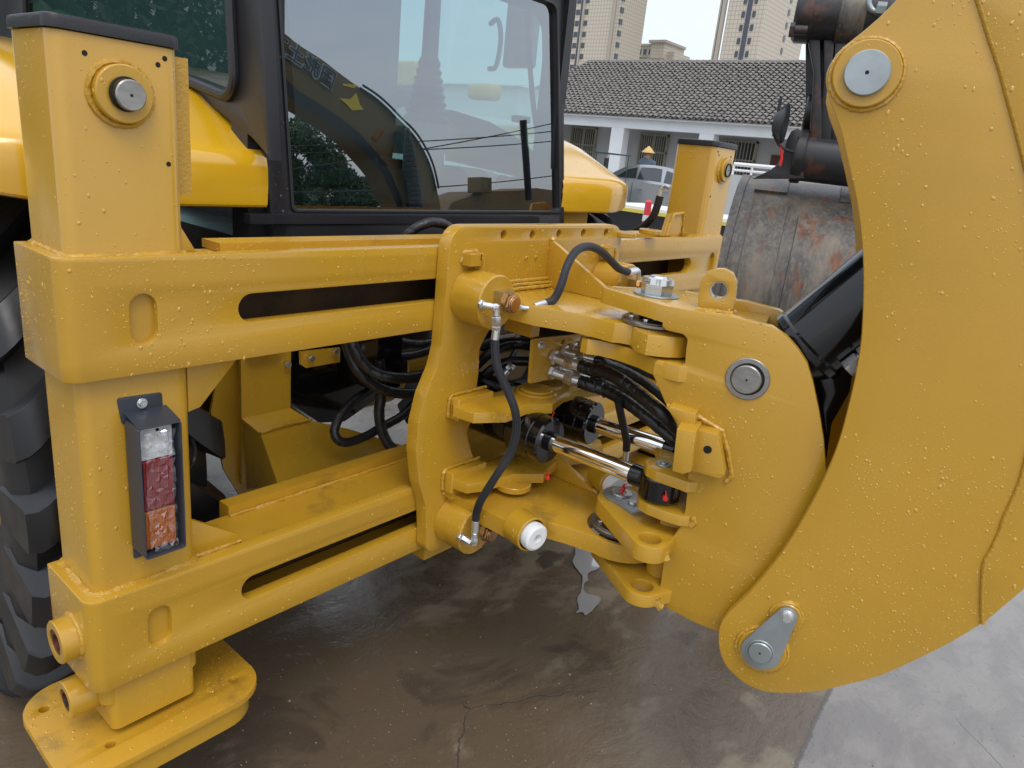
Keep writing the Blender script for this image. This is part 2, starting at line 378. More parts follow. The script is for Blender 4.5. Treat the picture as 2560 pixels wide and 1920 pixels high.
# ------------------------------------------------------------------ ground
def make_ground():
    m = bpy.data.materials.new('wet_concrete'); m.use_nodes = True; t = m.node_tree; N = t.nodes; Lk = t.links.new; p = N['Principled BSDF']
    g = N.new('ShaderNodeNewGeometry')
    def nz(scale, detail=5, r=.6, dist=0.0, st=None):
        n = N.new('ShaderNodeTexNoise'); n.inputs['Scale'].default_value = scale; n.inputs['Detail'].default_value = detail; n.inputs['Roughness'].default_value = r
        n.inputs['Distortion'].default_value = dist
        if st:
            mp = N.new('ShaderNodeMapping'); mp.inputs['Scale'].default_value = st; mp.inputs['Rotation'].default_value = (0, 0, .5); Lk(g.outputs['Position'], mp.inputs['Vector']); Lk(mp.outputs[0], n.inputs['Vector'])
        else: Lk(g.outputs['Position'], n.inputs['Vector'])
        return n.outputs['Fac']
    def rng(x, a, b, c=0.0, d=1.0):
        r = N.new('ShaderNodeMapRange'); r.interpolation_type = 'SMOOTHSTEP'
        for k, v in zip(('From Min', 'From Max', 'To Min', 'To Max'), (a, b, c, d)): r.inputs[k].default_value = v
        Lk(x, r.inputs['Value']); return r.outputs[0]
    def mix(f, a, b):
        x = N.new('ShaderNodeMix'); x.data_type = 'RGBA'
        for s_, v in (('Factor', f), ('A', a), ('B', b)):
            if isinstance(v, tuple): x.inputs[s_].default_value = (*v, 1)
            elif isinstance(v, float): x.inputs[s_].default_value = v
            else: Lk(v, x.inputs[s_])
        return x.outputs['Result']
    def mth(op, a, b=None):
        x = N.new('ShaderNodeMath'); x.operation = op
        for i, v in enumerate((a, b)):
            if v is None: continue
            if isinstance(v, (int, float)): x.inputs[i].default_value = v
            else: Lk(v, x.inputs[i])
        return x.outputs[0]
    big = nz(1.1, 6, .62, .5); med = nz(4.5, 6, .65, .3, (1, 1.6, 1)); fine = nz(60, 4, .7); grit = nz(260, 2, .6)
    wetm = mth('ADD', mth('MULTIPLY', big, .6), mth('MULTIPLY', med, .4))
    damp = rng(wetm, .49, .57)                      # 1 = drier pale concrete
    col = mix(damp, (.125, .092, .060), (.225, .185, .125))
    col = mix(rng(nz(2.3, 5, .6, 1.0), .55, .62), col, (.088, .065, .045))
    # slab beyond the joint: paler cement, with sky sheen put into its base
    sep = N.new('ShaderNodeSeparateXYZ'); Lk(g.outputs['Position'], sep.inputs[0])
    # joint line through J0 and J1 (ground plane)
    j0, j1 = JOINT
    dx, dy = (j1-j0).x, (j1-j0).y; L = sqrt(dx*dx+dy*dy); nx, ny = dy/L, -dx/L
    if nx < 0: nx, ny = -nx, -ny
    side = mth('ADD', mth('ADD', mth('MULTIPLY', sep.outputs[0], nx), mth('MULTIPLY', sep.outputs[1], ny)), -(j0.x*nx+j0.y*ny))
    side = mth('ADD', side, mth('MULTIPLY', mth('ADD', nz(25, 3), -.5), .02))
    slab = rng(side, -.004, .004)
    col = mix(slab, col, mix(rng(med, .4, .6), (.19, .175, .163), (.24, .222, .203)))
    col = mix(mth('MULTIPLY', rng(fine, .58, .72), .5), col, (.07, .055, .045))
    jl = rng(mth('ABSOLUTE', side), .003, .009, 1.0, 0.0)
    col = mix(mth('MULTIPLY', jl, .8), col, (.08, .065, .055))
    cv = N.new('ShaderNodeTexVoronoi'); cv.feature = 'DISTANCE_TO_EDGE'; cv.inputs['Scale'].default_value = .9
    wp = N.new('ShaderNodeMix'); wp.data_type = 'VECTOR'; wp.inputs['Factor'].default_value = .12; Lk(g.outputs['Position'], wp.inputs['A'])
    nn = N.new('ShaderNodeTexNoise'); nn.inputs['Scale'].default_value = 5; nn.inputs['Detail'].default_value = 6; Lk(g.outputs['Position'], nn.inputs['Vector']); Lk(nn.outputs['Color'], wp.inputs['B'])
    Lk(wp.outputs['Result'], cv.inputs['Vector'])
    crack = mth('MULTIPLY', rng(cv.outputs['Distance'], .0005, .0022, 1.0, 0.0), rng(nz(1.7, 2), .55, .58))
    col = mix(mth('MULTIPLY', crack, .7), col, (.04, .034, .03))
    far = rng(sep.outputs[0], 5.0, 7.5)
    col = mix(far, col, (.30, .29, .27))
    Lk(col, p.inputs['Base Color'])
    r = mth('ADD', rng(wetm, .40, .60, .08, .36), mth('MULTIPLY', fine, .12)); r = mth('ADD', r, mth('MULTIPLY', slab, -.12))
    Lk(r, p.inputs['Roughness'])
    h = mth('ADD', mth('MULTIPLY', fine, .5), mth('MULTIPLY', grit, .5)); h = mth('ADD', h, mth('MULTIPLY', med, 3.0)); h = mth('ADD', h, mth('MULTIPLY', crack, -1.5))
    h = mth('MULTIPLY', h, rng(wetm, .38, .52, .25, 1.0))
    b = N.new('ShaderNodeBump'); b.inputs['Strength'].default_value = .35; b.inputs['Distance'].default_value = .003; Lk(h, b.inputs['Height']); Lk(b.outputs[0], p.inputs['Normal'])
    p.inputs['IOR'].default_value = 1.45; p.inputs['Coat Weight'].default_value = .4; p.inputs['Coat Roughness'].default_value = .15; p.inputs['Coat IOR'].default_value = 1.33
    return m
G = PLZ(-H)
JOINT = (G.P(2072, 1730), G.P(1988, 1920))
gm = make_ground()
b = MB(); b.add([(-300, -300, -H), (900, -300, -H), (900, 900, -H), (-300, 900, -H)], [(0, 1, 2, 3)])
tag(b.build('ground', gm), kind='structure')
PEB = M('grit', (.30, .27, .23), .7, cvar=.5, cscale=40)
def grit_scatter():
    b = MB(); rg = random.Random(8)
    for _ in range(1500):
        p = G.P(rg.uniform(560, 2560), rg.uniform(1330, 1960)); r = .0007*math.exp(rg.gauss(.2, .55))
        if p.length > 4: continue
        c = Vector((p.x+rg.uniform(-.05, .05), p.y+rg.uniform(-.05, .05), -H+r*.4)); k = [c+Vector((rg.uniform(.7, 1.2)*r*cos(t), rg.uniform(.7, 1.2)*r*sin(t), rg.uniform(-.3, .3)*r)) for t in (0, 1.3, 2.5, 3.8, 5.1)]
        b.add([c+Vector((0, 0, r*.8))]+k, [(0, i+1, (i+1) % 5+1) for i in range(5)])
    tag(b.build('grit', PEB, weldv=False), kind='stuff')
grit_scatter()
# puddle of standing water beside the swing frame
PUD = M('standing_water', (.36, .35, .34), .03, ior=2.0, coat=1, bump=.12, bscale=18, bdist=.003)  # pale base stands in for the sky the water should mirror
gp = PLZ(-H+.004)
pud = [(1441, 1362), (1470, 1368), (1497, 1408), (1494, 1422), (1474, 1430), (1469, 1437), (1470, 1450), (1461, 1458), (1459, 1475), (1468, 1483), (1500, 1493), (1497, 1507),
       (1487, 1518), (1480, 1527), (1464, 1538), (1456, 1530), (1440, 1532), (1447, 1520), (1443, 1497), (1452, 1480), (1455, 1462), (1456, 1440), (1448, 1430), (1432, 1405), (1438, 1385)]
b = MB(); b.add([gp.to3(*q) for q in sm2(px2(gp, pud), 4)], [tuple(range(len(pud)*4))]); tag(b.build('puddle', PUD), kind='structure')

# ------------------------------------------------------------------ BACKHOE LOADER
BL = thing('backhoe_loader', (1.45, 1.2, 0), 'yellow backhoe loader with black cab, rain beads on its rear slide frame and folded boom', 'backhoe loader')
YB = 1.12
ZU = (-.2, -.385); ZL = (-.762, -.941)
XL, XR = .371, 2.562

def wrap(v, x0, x1, r, y0):
    """bend a flat front plate (in X) round both ends towards +Y with radius r"""
    x, y, z = v; dy = y-y0
    for s, xe in ((-1, x0), (1, x1)):
        k = (x-xe)*s; a0 = -r
        if k > a0:
            t = k-a0; arc = r*pi/2
            if t < arc: a = t/r; return (xe-s*r+s*(r-dy)*sin(a), y0+r-(r-dy)*cos(a), z)
            return (xe-s*dy, y0+r+(t-arc), z)
    return v
def wrapped_beam(name, z1, z0, r, slots, parent):
    ext = .17-(2-pi/2)*r
    pl = PLY(YB); b = MB()
    zt = z1; o = [(XL-ext, z0), (XR+ext, z0), (XR+ext, z1), (XL-ext, z1)]
    b.prism(pl, o, .025, slots, .002)
    me = bpy.data.meshes.new(name); me.from_pydata([tuple(v) for v in b.v], [], b.f); me.polygons.foreach_set('use_smooth', b.sm); me.materials.append(Y)
    bm = bmesh.new(); bm.from_mesh(me); bmesh.ops.remove_doubles(bm, verts=bm.verts, dist=1e-5)
    arc = r*pi/2
    for xe, s in ((XL, -1), (XR, 1)):
        for k in range(9):
            x = xe+s*(-r+arc*k/8)
            bmesh.ops.bisect_plane(bm, geom=bm.verts[:]+bm.edges[:]+bm.faces[:], plane_co=(x, 0, 0), plane_no=(1, 0, 0), dist=1e-6)
    for v in bm.verts: v.co = wrap(v.co, XL, XR, r, YB)
    for f in bm.faces: f.smooth = True
    bm.to_mesh(me); bm.free(); me.set_sharp_from_angle(angle=radians(24))
    return link(name, me, parent)
us = [slot(.643, 1.32, -.320, -.270), slot(1.64, 2.323, -.320, -.270), slot(.465, .506, -.336, -.257), slot(2.461, 2.502, -.336, -.257)]
ub = wrapped_beam('upper_beam', ZU[0], ZU[1], .026, us, BL); wet(ub, 3600)
ls = [slot(.642, 1.32, -.878, -.827), slot(1.64, 2.323, -.878, -.827), slot(.465, .506, -.893, -.814), slot(2.461, 2.502, -.893, -.814)]
lb = wrapped_beam('lower_beam', ZL[0], ZL[1], .026, ls, BL); wet(lb, 3000)
for nm, pr, (z1, z0) in (('u', ub, ZU), ('l', lb, ZL)):
    up = nm == 'u'
    if up:
        f = part('top_flange', YF, pr, lambda b: b.box((.60, YB+.0265, z1-.03), (XR-.02, 1.245, z1-.012)))
        wet(f, 4000)
        f = part('rail_strip', YF, pr, lambda b: (b.box((.655, 1.20, z1-.011), (2.3, 1.262, z1+.004)), b.box((.64, YB+.030, z1-.0115), (2.3, 1.165, z1-.003))))
        wet(f, 3000)
    else:
        f = part('top_flange', YF, pr, lambda b: b.box((.575, YB+.0265, z1-.03), (XR-.02, 1.275, z1-.010)))
        f = part('rail_strip', YF, pr, lambda b: b.box((.70, 1.268, z1-.031), (2.3, 1.305, z1+.012)))
        f = part('weld_bead', YW, pr, lambda b: b.weld([(.70, 1.264, z1-.008), (1.25, 1.264, z1-.008)], .005, amp=.5))
    part('bottom_flange', Y, pr, lambda b: b.box((.60, YB+.0265, z0+.002), (XR-.1, 1.24, z0+.016)))
    part('back_plate', SHB, pr, lambda b: b.box((.60, 1.246, z0+.004), (XR-.1, 1.262, z1-.035)))
    # pads seen behind the short slots
    for x in (.44, 2.437): part('backing_plate', Y, pr, lambda b: b.box((x, YB+.0125, z0+.035), (x+.09, YB+.04, z1-.035)))

# ---- stabiliser posts
def rrect(x0, x1, y0, y1, r, n=7): return fillet([(x0, y0), (x1, y0), (x1, y1), (x0, y1)], r, n)
def box_tube(name, x0, x1, y0, y1, z0, z1, r, mat, parent, b2=.0015):
    pl = PLZ(z1); b = MB(); b.prism(pl, rrect(x0, x1, y0, y1, r, 9), z1-z0, (), b2)
    o = b.build(name, mat, parent, sharp=32); return o
PX0, PX1, PY0, PY1 = .392, .566, 1.141, 1.293
def weld_rect(b, x0, x1, y0, y1, z, r, rad, sides='lfr', amp=.5):
    pts = rrect(x0, x1, y0, y1, r, 6); b.weld([(x, y, z) for x, y in pts]+[(pts[0][0], pts[0][1], z)], rad, amp=amp)
def stabiliser(sx):
    """sx: -1 for the left post (as modelled), +1 mirrored about the machine's centre line"""
    mx = lambda x: x if sx < 0 else 2*1.4835-x
    def X(a, b_): return (min(mx(a), mx(b_)), max(mx(a), mx(b_)))
    x0, x1 = X(PX0, PX1)
    post = box_tube('stabiliser_post', x0, x1, PY0, PY1, -.99, .099, .020, Y, BL); wet(post, 1800 if sx < 0 else 3500)
    # cap
    b = MB(); pl = PLZ(.118); b.prism(pl, rrect(x0-.004, x1+.004, PY0-.004, PY1+.004, .02, 7), .018, (), .006); b.build('rubber_cap', RUB, post)
    # welds on both sleeves
    b = MB()
    weld_rect(b, x0-.001, x1+.001, PY0-.001, PY1+.001, ZU[0]-.001, .02, .006, amp=.7)
    weld_rect(b, x0-.004, x1+.004, PY0-.004, PY1+.004, ZU[0]-.005, .022, .006, amp=.7)
    b.build('weld_bead', YW, post)
    b = MB()
    weld_rect(b, x0-.001, x1+.001, PY0-.001, PY1+.001, ZL[0]-.001, .02, .006, amp=.7)
    weld_rect(b, x0-.004, x1+.004, PY0-.004, PY1+.004, ZL[0]-.004, .022, .0065, amp=.7)
    b.build('weld_bead', YW, post)
    cx = mx(.4785); cz = .0275
    b = MB(); b.cyl((cx, PY0+.002, cz), (cx, PY0-.016, cz), .0395, 56, .002); bs = b.build('pin_boss', Y, post); wet(bs, 4000)
    b = MB(); pts = [(cx+.0425*cos(a)*1.02, PY0-.001, cz+.0425*sin(a)) for a in [i*2*pi/60 for i in range(61)]]; b.weld(pts, .0052, amp=.35); b.build('weld_bead', YW, post)
    b = MB(); b.ring((cx, PY0-.0178, cz), (cx, PY0-.022, cz), .0235, .0205, 32, .001); b.build('retaining_ring', DRK, post)
    b = MB(); b.cyl((cx+.002, PY0, cz-.001), (cx+.002, PY0-(.031 if sx < 0 else .019), cz-.001), .0210, 40, .0018); pn = b.build('pin', GST, post)
    b = MB(); b.cyl((cx+.002, PY0-(.0305 if sx < 0 else .0185), cz-.001), (cx+.002, PY0-(.0315 if sx < 0 else .0195), cz-.001), .0022, 12, .0002); b.build('centre_hole', DRK, pn)
    b = MB()
    for px_, py_ in ((649, 407), (1265, 450), (1213, 497), (1295, 1260)):
        q = PLY(PY0).P(px_/3.0722, py_/3.0722); b.cyl((mx(q.x), PY0+.01, q.z), (mx(q.x), PY0-.0006, q.z), .0037, 14, .0002)
    h = b.build('bolt_holes', DRK, post); h['kind'] = 'stuff'
    # flame-cut strip welded to the inner side
    y0 = 1.16
    a, c = X(PX1-.004, PX1+.032)
    if sx < 0:
        b = MB(); b.box((a, y0+.02, -.115), (c, y0+.045, .092)); fl = b.build('cut_strip', YW, post)
        b = MB(); b.weld([(mx(PX1+.003), y0+.019, -.11), (mx(PX1+.003), y0+.019, .088)], .0045, amp=.8); b.build('weld_bead', YW, post)
    # gussets above and below the upper beam, above the lower beam
    def gus(xa, xb, za, zb, y):
        b = MB(); pl = PLY(y); b.prism(pl, [(mx(xa), za), (mx(xb), za), (mx(xa), zb)], .012, (), .001); return b
    if sx < 0: gus(PX1-.001, PX1+.03, ZU[0]-.012, ZU[0]+.04, 1.155).build('gusset', Y, post)
    b = MB(); pl = PLY(1.150); b.prism(pl, [(mx(PX1-.001), ZU[1]+.03), (mx(PX1+.125), ZU[1]+.03), (mx(PX1+.02), ZU[1]-.085), (mx(PX1-.001), ZU[1]-.09)], .012, (), .001); b.build('gusset', Y, post)
    b = MB(); pl = PLY(1.165); b.prism(pl, [(mx(PX1-.002), ZL[0]-.012), (mx(PX1+.105), ZL[0]-.008), (mx(PX1+.09), ZL[0]+.012), (mx(PX1-.002), ZL[0]+.075)], .012, (), .002); g = b.build('gusset', Y, post); wet(g, 6000)
    b = MB(); b.weld([(mx(PX1-.002), 1.163, ZL[0]-.008), (mx(PX1+.10), 1.163, ZL[0]-.008)], .006, amp=.6); b.build('weld_bead', YW, post)
    # leg and foot
    leg = box_tube('stabiliser_leg', *X(.404, .556), 1.139, 1.283, -1.046, -.93, .014, Y, BL, .004); wet(leg, 6000)
    b = MB(); weld_rect(b, X(.404, .556)[0]+.012, X(.404, .556)[1]-.012, 1.152, 1.27, -1.048, .01, .004); b.build('weld_bead', YR, leg)
    foot = plate('stabiliser_foot', YF, BL, PLZ(-1.065), [(mx(a), c) for a, c in (FOOT if sx < 0 else FOOT[::-1])], .014, [circ((mx(a), c), .0085, 16) for a, c in FOOTH], .002); wet(foot, 5500)
    b = MB(); fo = [( .494+(a-.494)*.93, 1.22+(c-1.22)*.91) for a, c in FOOT]
    b.prism(PLZ(-1.0795), [(mx(a), c) for a, c in fo], .05, (), .002); b.build('foot_skirt', Y, foot)
    b = MB(); b.prism(PLZ(-1.05), [(mx(a), c) for a, c in rrect(.415, .545, 1.16, 1.26, .01)], .0145, (), .001); b.build('foot_socket', DRK, foot)
    if sx < 0:
        for zc, rr, xa, xb in ((-.855, .038, .342, .3725), (-.985, .034, .350, .405)):
            yc = 1.19 if zc > -.9 else 1.20
            b = MB(); b.ring((xa, yc, zc), (xb, yc, zc), rr, rr*.62, 40, .002); bo = b.build('plug_boss', Y, BL)
            b = MB(); b.ring((xa+.002, yc, zc), (xb, yc, zc), rr*.62, rr*.38, 28, .001); b.build('primer_ring', PUR, bo)
            b = MB(); b.cyl((xa+.010, yc, zc), (xb, yc, zc), rr*.385, 20); b.build('socket', DRK, bo)
            b = MB(); b.weld([(xb-.001, yc+(rr+.001)*cos(t), zc+(rr+.001)*sin(t)) for t in [i*pi/20 for i in range(41)]], .0055); b.build('weld_bead', YW, bo)
    return post
_f = PLZ(-1.065)
_fp = px2(_f, [(180, 1905), (395, 1835), (620, 1735), (640, 1695), (628, 1672), (555, 1612), (430, 1640), (110, 1702), (62, 1745), (75, 1790)])
FOOT = fillet([(.306, 1.082), (.680, 1.078), (.682, 1.36), (.310, 1.36)], .075, 10)
FOOTH = [(.345, 1.30), (.632, 1.14), (.395, 1.135)]
PostL = stabiliser(-1); PostR = stabiliser(1)

# inclined plate and bracket on the right-hand beam, seen in front of the right post
b = MB(); b.prism(Plane((.35, .93, -.1), Plane((.35, .93, -.1), 0).n.dot(Vector((2.28, 1.16, -.19)))), [(0, 0)], .01) if False else None
q = Vector((2.25, 1.175, -.2))
b.obox(q+Vector((.0, 0, .035)), (.055, 0, 0), (0, .006, .0), (.012, 0, .036)); fx = b.build('stop_plate', Y, ub); wet(fx, 5000)
b = MB(); b.weld([q+Vector((-.045, -.006, 0)), q+Vector((-.02, -.008, .07)), q+Vector((.05, -.008, .075)), q+Vector((.07, -.006, 0))], .006); b.build('weld_bead', YW, ub)

# ---- tail light on the left post
tl = part('tail_light', GRY, BL, lambda b: b.prism(PLY(PY0-.003), px2(PLY(PY0-.003), [(293, 997), (405, 981), (408, 1022), (410, 1060), (305, 1060)], .004), .003, (), .0006))
tl['label'] = 'tail light in a dark grey folded bracket, its lenses still under clear film'
def housing(b):
    x0, x1, z0, z1, y0, y1 = .4535, .5215, -.693, -.461, 1.086, 1.136; t = .0022
    pl = PLY(y0)
    b.prism(pl, fillet([(x0, z0), (x1, z0), (x1, z1), (x0, z1)], .005, 4), y1-y0, [fillet([(x0+t, z0+t), (x1-t, z0+t), (x1-t, z1-t), (x0+t, z1-t)], .004, 4)], .0005)
    b.box((x0+t, y1-.003, z0+t), (x1-t, y1-.001, z1-t))
part('housing', GRY, tl, housing)
part('mount_tab', GRY, tl, lambda b: b.prism(PLY(PY0-.003), fillet([(.456, -.715), (.52, -.713), (.52, -.694), (.456, -.694)], .003), .003, (), .0005))
part('top_fold', GRY, tl, lambda b: (b.add([(.4535, 1.087, -.461), (.5215, 1.087, -.461), (.5215, PY0-.003, -.449), (.4535, PY0-.003, -.449)], [(0, 1, 2, 3)])))
bq = PLY(PY0-.004).P(355, 1008)
part('bolt', STL, tl, lambda b: (b.cyl(bq, bq-Vector((0, .0015, 0)), .0085, 20, .0003), b.hexn(bq-Vector((0, .001, 0)), bq-Vector((0, .007, 0)), .0058)))
for nm, mt, za, zb in (('clear_lens', LW, -.523, -.4665), ('red_lens', LR, -.6135, -.524), ('amber_lens', LA, -.684, -.6145)):
    part(nm, mt, tl, lambda b: b.prism(PLY(1.101), fillet([(.4605, za), (.5125, za), (.5125, zb), (.4605, zb)], .003 if nm != 'red_lens' else .0008, 3), .033, (), .002))
def lens_detail(b):
    for cx_, cz_ in ((.474, -.505), (.499, -.505), (.474, -.483), (.499, -.483)):
        for k in range(1, 5): b.ring((cx_, 1.1012, cz_), (cx_, 1.0992, cz_), .0028*k, .0028*k-.0012, 20, .0003)
part('lens_rings', LW, tl, lens_detail)['kind'] = 'stuff'
part('screw_hole', DRK, tl, lambda b: b.cyl((.4885, 1.101, -.4735), (.4885, 1.0998, -.4735), .0028, 12, .0002))
def ribs_red(b):
    for k in range(11): b.box((.4625+.0046*k, 1.0995, -.611), (.4642+.0046*k, 1.1012, -.527))
part('lens_ribs', LR, tl, ribs_red)['kind'] = 'stuff'
def ribs_amb(b):
    for k in range(11): b.box((.4625+.0046*k, 1.0995, -.682), (.4642+.0046*k, 1.1012, -.617))
part('lens_ribs', LA, tl, ribs_amb)['kind'] = 'stuff'
def film(b):
    n, m = 9, 30; vs = []; rf = random.Random(4)
    for j in range(m+1):
        for i in range(n+1):
            u, v = i/n, j/m; e = 1 if 0 < i < n and 0 < j < m else 0
            x = .4580+.058*(u+e*rf.uniform(-.035, .035))+.002*noise.noise(Vector((v*9, 1, 0))); z = -.692+.226*(v+e*rf.uniform(-.012, .012))+.003*noise.noise(Vector((u*6, 5, 2)))
            k = .35 if .3 < v < .72 else 1.0
            y = 1.0965-.004*e-(.0055*rf.random()*k if e else -.002)-.004*abs(noise.noise(Vector((u*8, v*2.0, 1.3))))
            vs.append((x, y, z))
    fs = []
    for j in range(m):
        for i in range(n):
            a, c, d_, e_ = j*(n+1)+i, j*(n+1)+i+1, (j+1)*(n+1)+i+1, (j+1)*(n+1)+i
            fs += [(a, c, d_), (a, d_, e_)] if (i+j) % 2 else [(a, c, e_), (c, d_, e_)]
    b.add(vs, fs, False)
part('plastic_film', WRAP, tl, film, sharp=5)
cab_w = [PLY(1.2).P(455, 1190), PLY(1.19).P(473, 1165), PLY(1.18).P(484, 1150), PLY(1.2).P(487, 1125), PLY(1.23).P(480, 1100)]
part('light_cable', RUB, tl, lambda b: b.tube(crom(cab_w, 8), .0036, 8))

# ---- sliding carriage plate with clamp cylinders
YC = 1.0845; PC = PLY(YC)
cp = [(1188, 565, .045), (1560, 562, .022), (1575, 640, .01), (1500, 650)]
# left outline follows the photograph; the right one mirrors it about the carriage centre
XCC = 1.447
lo = [(1.181-.055, -.152)]
lpx = [(1121, 640), (1110, 800), (1104, 870), (1092, 920), (1063, 990), (1046, 1060), (1040, 1130), (1048, 1210), (1064, 1265), (1066, 1330), (1065, 1372)]
L2 = [PC.to2(PC.P(*q)) for q in lpx]
left = [(1.105, -.152, .05)]+[(a, c, .06) for a, c in L2[1:-1]]+[(1.101, -.935, .03)]
ipx = [(1215, 830), (1198, 870), (1196, 930), (1190, 975)]
inner_top = [PC.to2(PC.P(1212, 832)), PC.to2(PC.P(1199, 872)), PC.to2(PC.P(1197, 930)), PC.to2(PC.P(1190, 985)), (1.243, -.56), (1.235, -.60), (1.21, -.64), (1.235, -.70), (1.26, -.74), (1.26, -.935, .03)]
right = [(2*XCC-a[0], *a[1:]) for a in left]
inner_r = [(2*XCC-a[0], *a[1:]) for a in inner_top]
inner_top[0] = (inner_top[0][0]+.02, -.385, .05)
inner_r[0] = (2*XCC-inner_top[0][0], -.385, .05)
outl = left+inner_top[::-1]+inner_r+right[::-1]
outl = [q if len(q) > 2 else (*q, .03) for q in outl]
holes = []
for hx, hy in ((1260, 587), (1332, 587), (1398, 585), (1459, 583), (1516, 582)):
    q = PC.to2(PC.P(hx, hy)); holes.append(circ(q, .0105, 18))
cpl = plate('carriage_plate', Y, BL, PC, fillet(outl, 0, 6), .033, holes, .002); wet(cpl, 4200)
part('back_bar', Y, cpl, lambda b: b.box((1.14, 1.1265, -.985), (1.76, 1.19, -.945)))
for hx, hy in ((1315, 645), (1339, 643)):
    q = PC.P(hx, hy); part('small_boss', YW, cpl, lambda b: b.ring(q+Vector((0, .001, 0)), q-Vector((0, .004, 0)), .0048, .0026, 14, .001))
YCF = 1.0
def clamp(x, z, r=.0605):
    c = part('clamp_cylinder', Y, BL, lambda b: b.cyl((x, YC+.002, z), (x, YCF, z), r, 56, .003)); wet(c, 5200)
    return c
def stop_block(x, z, up=1):
    def f(b):
        b.obox((x-.012, YC-.012, z), (.017, 0, 0), (0, .016, 0), (0, 0, .0125)); b.obox((x+.012, YC-.012, z+.006*up), (.010, 0, 0), (0, .016, 0), (0, 0, .0065))
        b.obox((x+.010, YC-.020, z-.012*up), (.0035, 0, 0), (0, .012, 0), (0, 0, .016))
    o = part('stop_block', Y, BL, f); wet(o, 5000)
    part('weld_bead', YW, o, lambda b: b.weld([(x-.03, YC, z-.008), (x-.024, YC-.001, z+.014*up), (x+.018, YC-.001, z+.016*up)], .005, amp=.6))
CCs = [(1.178, -.305), (1.717, -.305), (1.183, -.862), (1.712, -.862)]
clamps = [clamp(*c) for c in CCs]
for i, (x, z) in enumerate(CCs): stop_block(x-.005, z+.083, 1)
def fittings(ci, down=True):
    x, z = CCs[ci]; pr = clamps[ci]; y = YCF
    vx = x+.009; vz = z+.004
    part('valve_block', YZN, pr, lambda b: b.obox((vx-.002, y-.010, vz+.002), (.021, 0, 0), (0, .012, 0), (0, 0, .022)))
    def nut(b):
        b.hexn((vx+.002, y-.021, vz), (vx+.002, y-.029, vz), .0235, .2); b.hexn((vx+.002, y-.030, vz), (vx+.002, y-.036, vz), .0225, .5); b.cyl((vx+.002, y-.036, vz), (vx+.002, y-.041, vz), .019, 28); b.cyl((vx+.002, y-.0405, vz), (vx+.002, y-.044, vz), .0165, 28, .001)
    part('cap_nut', BRS, pr, nut)
fittings(0); fittings(2)
x, z = CCs[0]
f0 = PLY(.990).P(1208, 762); f1 = PLY(.972).P(1240, 768); f2 = PLY(.972).P(1240, 790); f3 = PLY(.972).P(1241, 820); f4 = PLY(.972).P(1237, 850)
def elbow_up(b):
    b.hexn(Vector((f0.x, YCF-.001, f0.z)), Vector((f0.x, YCF-.009, f0.z)), .0105); b.cyl(Vector((f0.x, YCF-.008, f0.z)), (f1.x-.004, .973, f1.z+.001), .0068, 16); b.cyl((f1.x-.010, .975, f1.z), (f1.x+.002, .971, f1.z), .0085, 16, .002)
    b.cyl((f1.x, .972, f1.z+.006), f2, .0075, 16, .003); b.hexn(f2, f2.lerp(f3, .75), .0108); b.hexn(f2.lerp(f3, .8), f3.lerp(f4, .15), .0102)
    b.cyl(f3.lerp(f4, .1), f4, .0088, 20)
part('elbow_fitting', STL, clamps[0], elbow_up)
x2, z2 = CCs[2]
l0 = PLY(.990).P(1155, 1345); l1 = PLY(.97).P(1185, 1357); l2 = PLY(.97).P(1187, 1330); l3 = PLY(.97).P(1189, 1300)
def elbow_lo(b):
    b.hexn((l0.x, YCF, l0.z), (l0.x, YCF-.008, l0.z), .0095); b.hexn((l0.x+.002, YCF-.008, l0.z), (l1.x-.008, .975, l1.z+.001), .0082)
    b.cyl((l1.x, .97, l1.z-.006), l2, .0078, 16, .003); b.hexn(l1, l1.lerp(l2, .5), .009); b.cyl(l2, l3, .0086, 20)
part('elbow_fitting', STL, clamps[2], elbow_lo)
# braided hose from the upper to the lower cylinder
hp = [f4, PLY(.965).P(1239, 890), PLY(.955).P(1246, 925), PLY(.935).P(1268, 975), PLY(.915).P(1287, 1025), PLY(.91).P(1291, 1075), PLY(.915).P(1275, 1135), PLY(.93).P(1240, 1190), PLY(.955).P(1203, 1250), PLY(.968).P(1192, 1280), l3]
def ribbed(b, path, r):
    b.tube(path, r, 24)
    vs = b.v
hose1 = part('clamp_hose', BRD, BL, lambda b: b.tube(crom(hp, 10), .0088, 22))
def ribs(path, r, n):
    b = MB(); pts = [Vector(p) for p in path]; T = [(pts[min(i+1, len(pts)-1)]-pts[max(i-1, 0)]).normalized() for i in range(len(pts))]; u = T[0].orthogonal().normalized(); L = [[] for _ in range(n)]
    for i, p in enumerate(pts):
        u = (u-T[i]*u.dot(T[i])).normalized(); w = T[i].cross(u)
        for k in range(n): t = 2*pi*k/n; L[k].append(p+(u*cos(t)+w*sin(t))*r)
    for l in L: b.tube(l, .00055, 5)
    return b
RIB = M('hose_rib', (.05, .055, .065), .5)
ribs(crom(hp, 6), .0088, 14).build('woven_ribs', RIB, hose1)['kind'] = 'stuff'
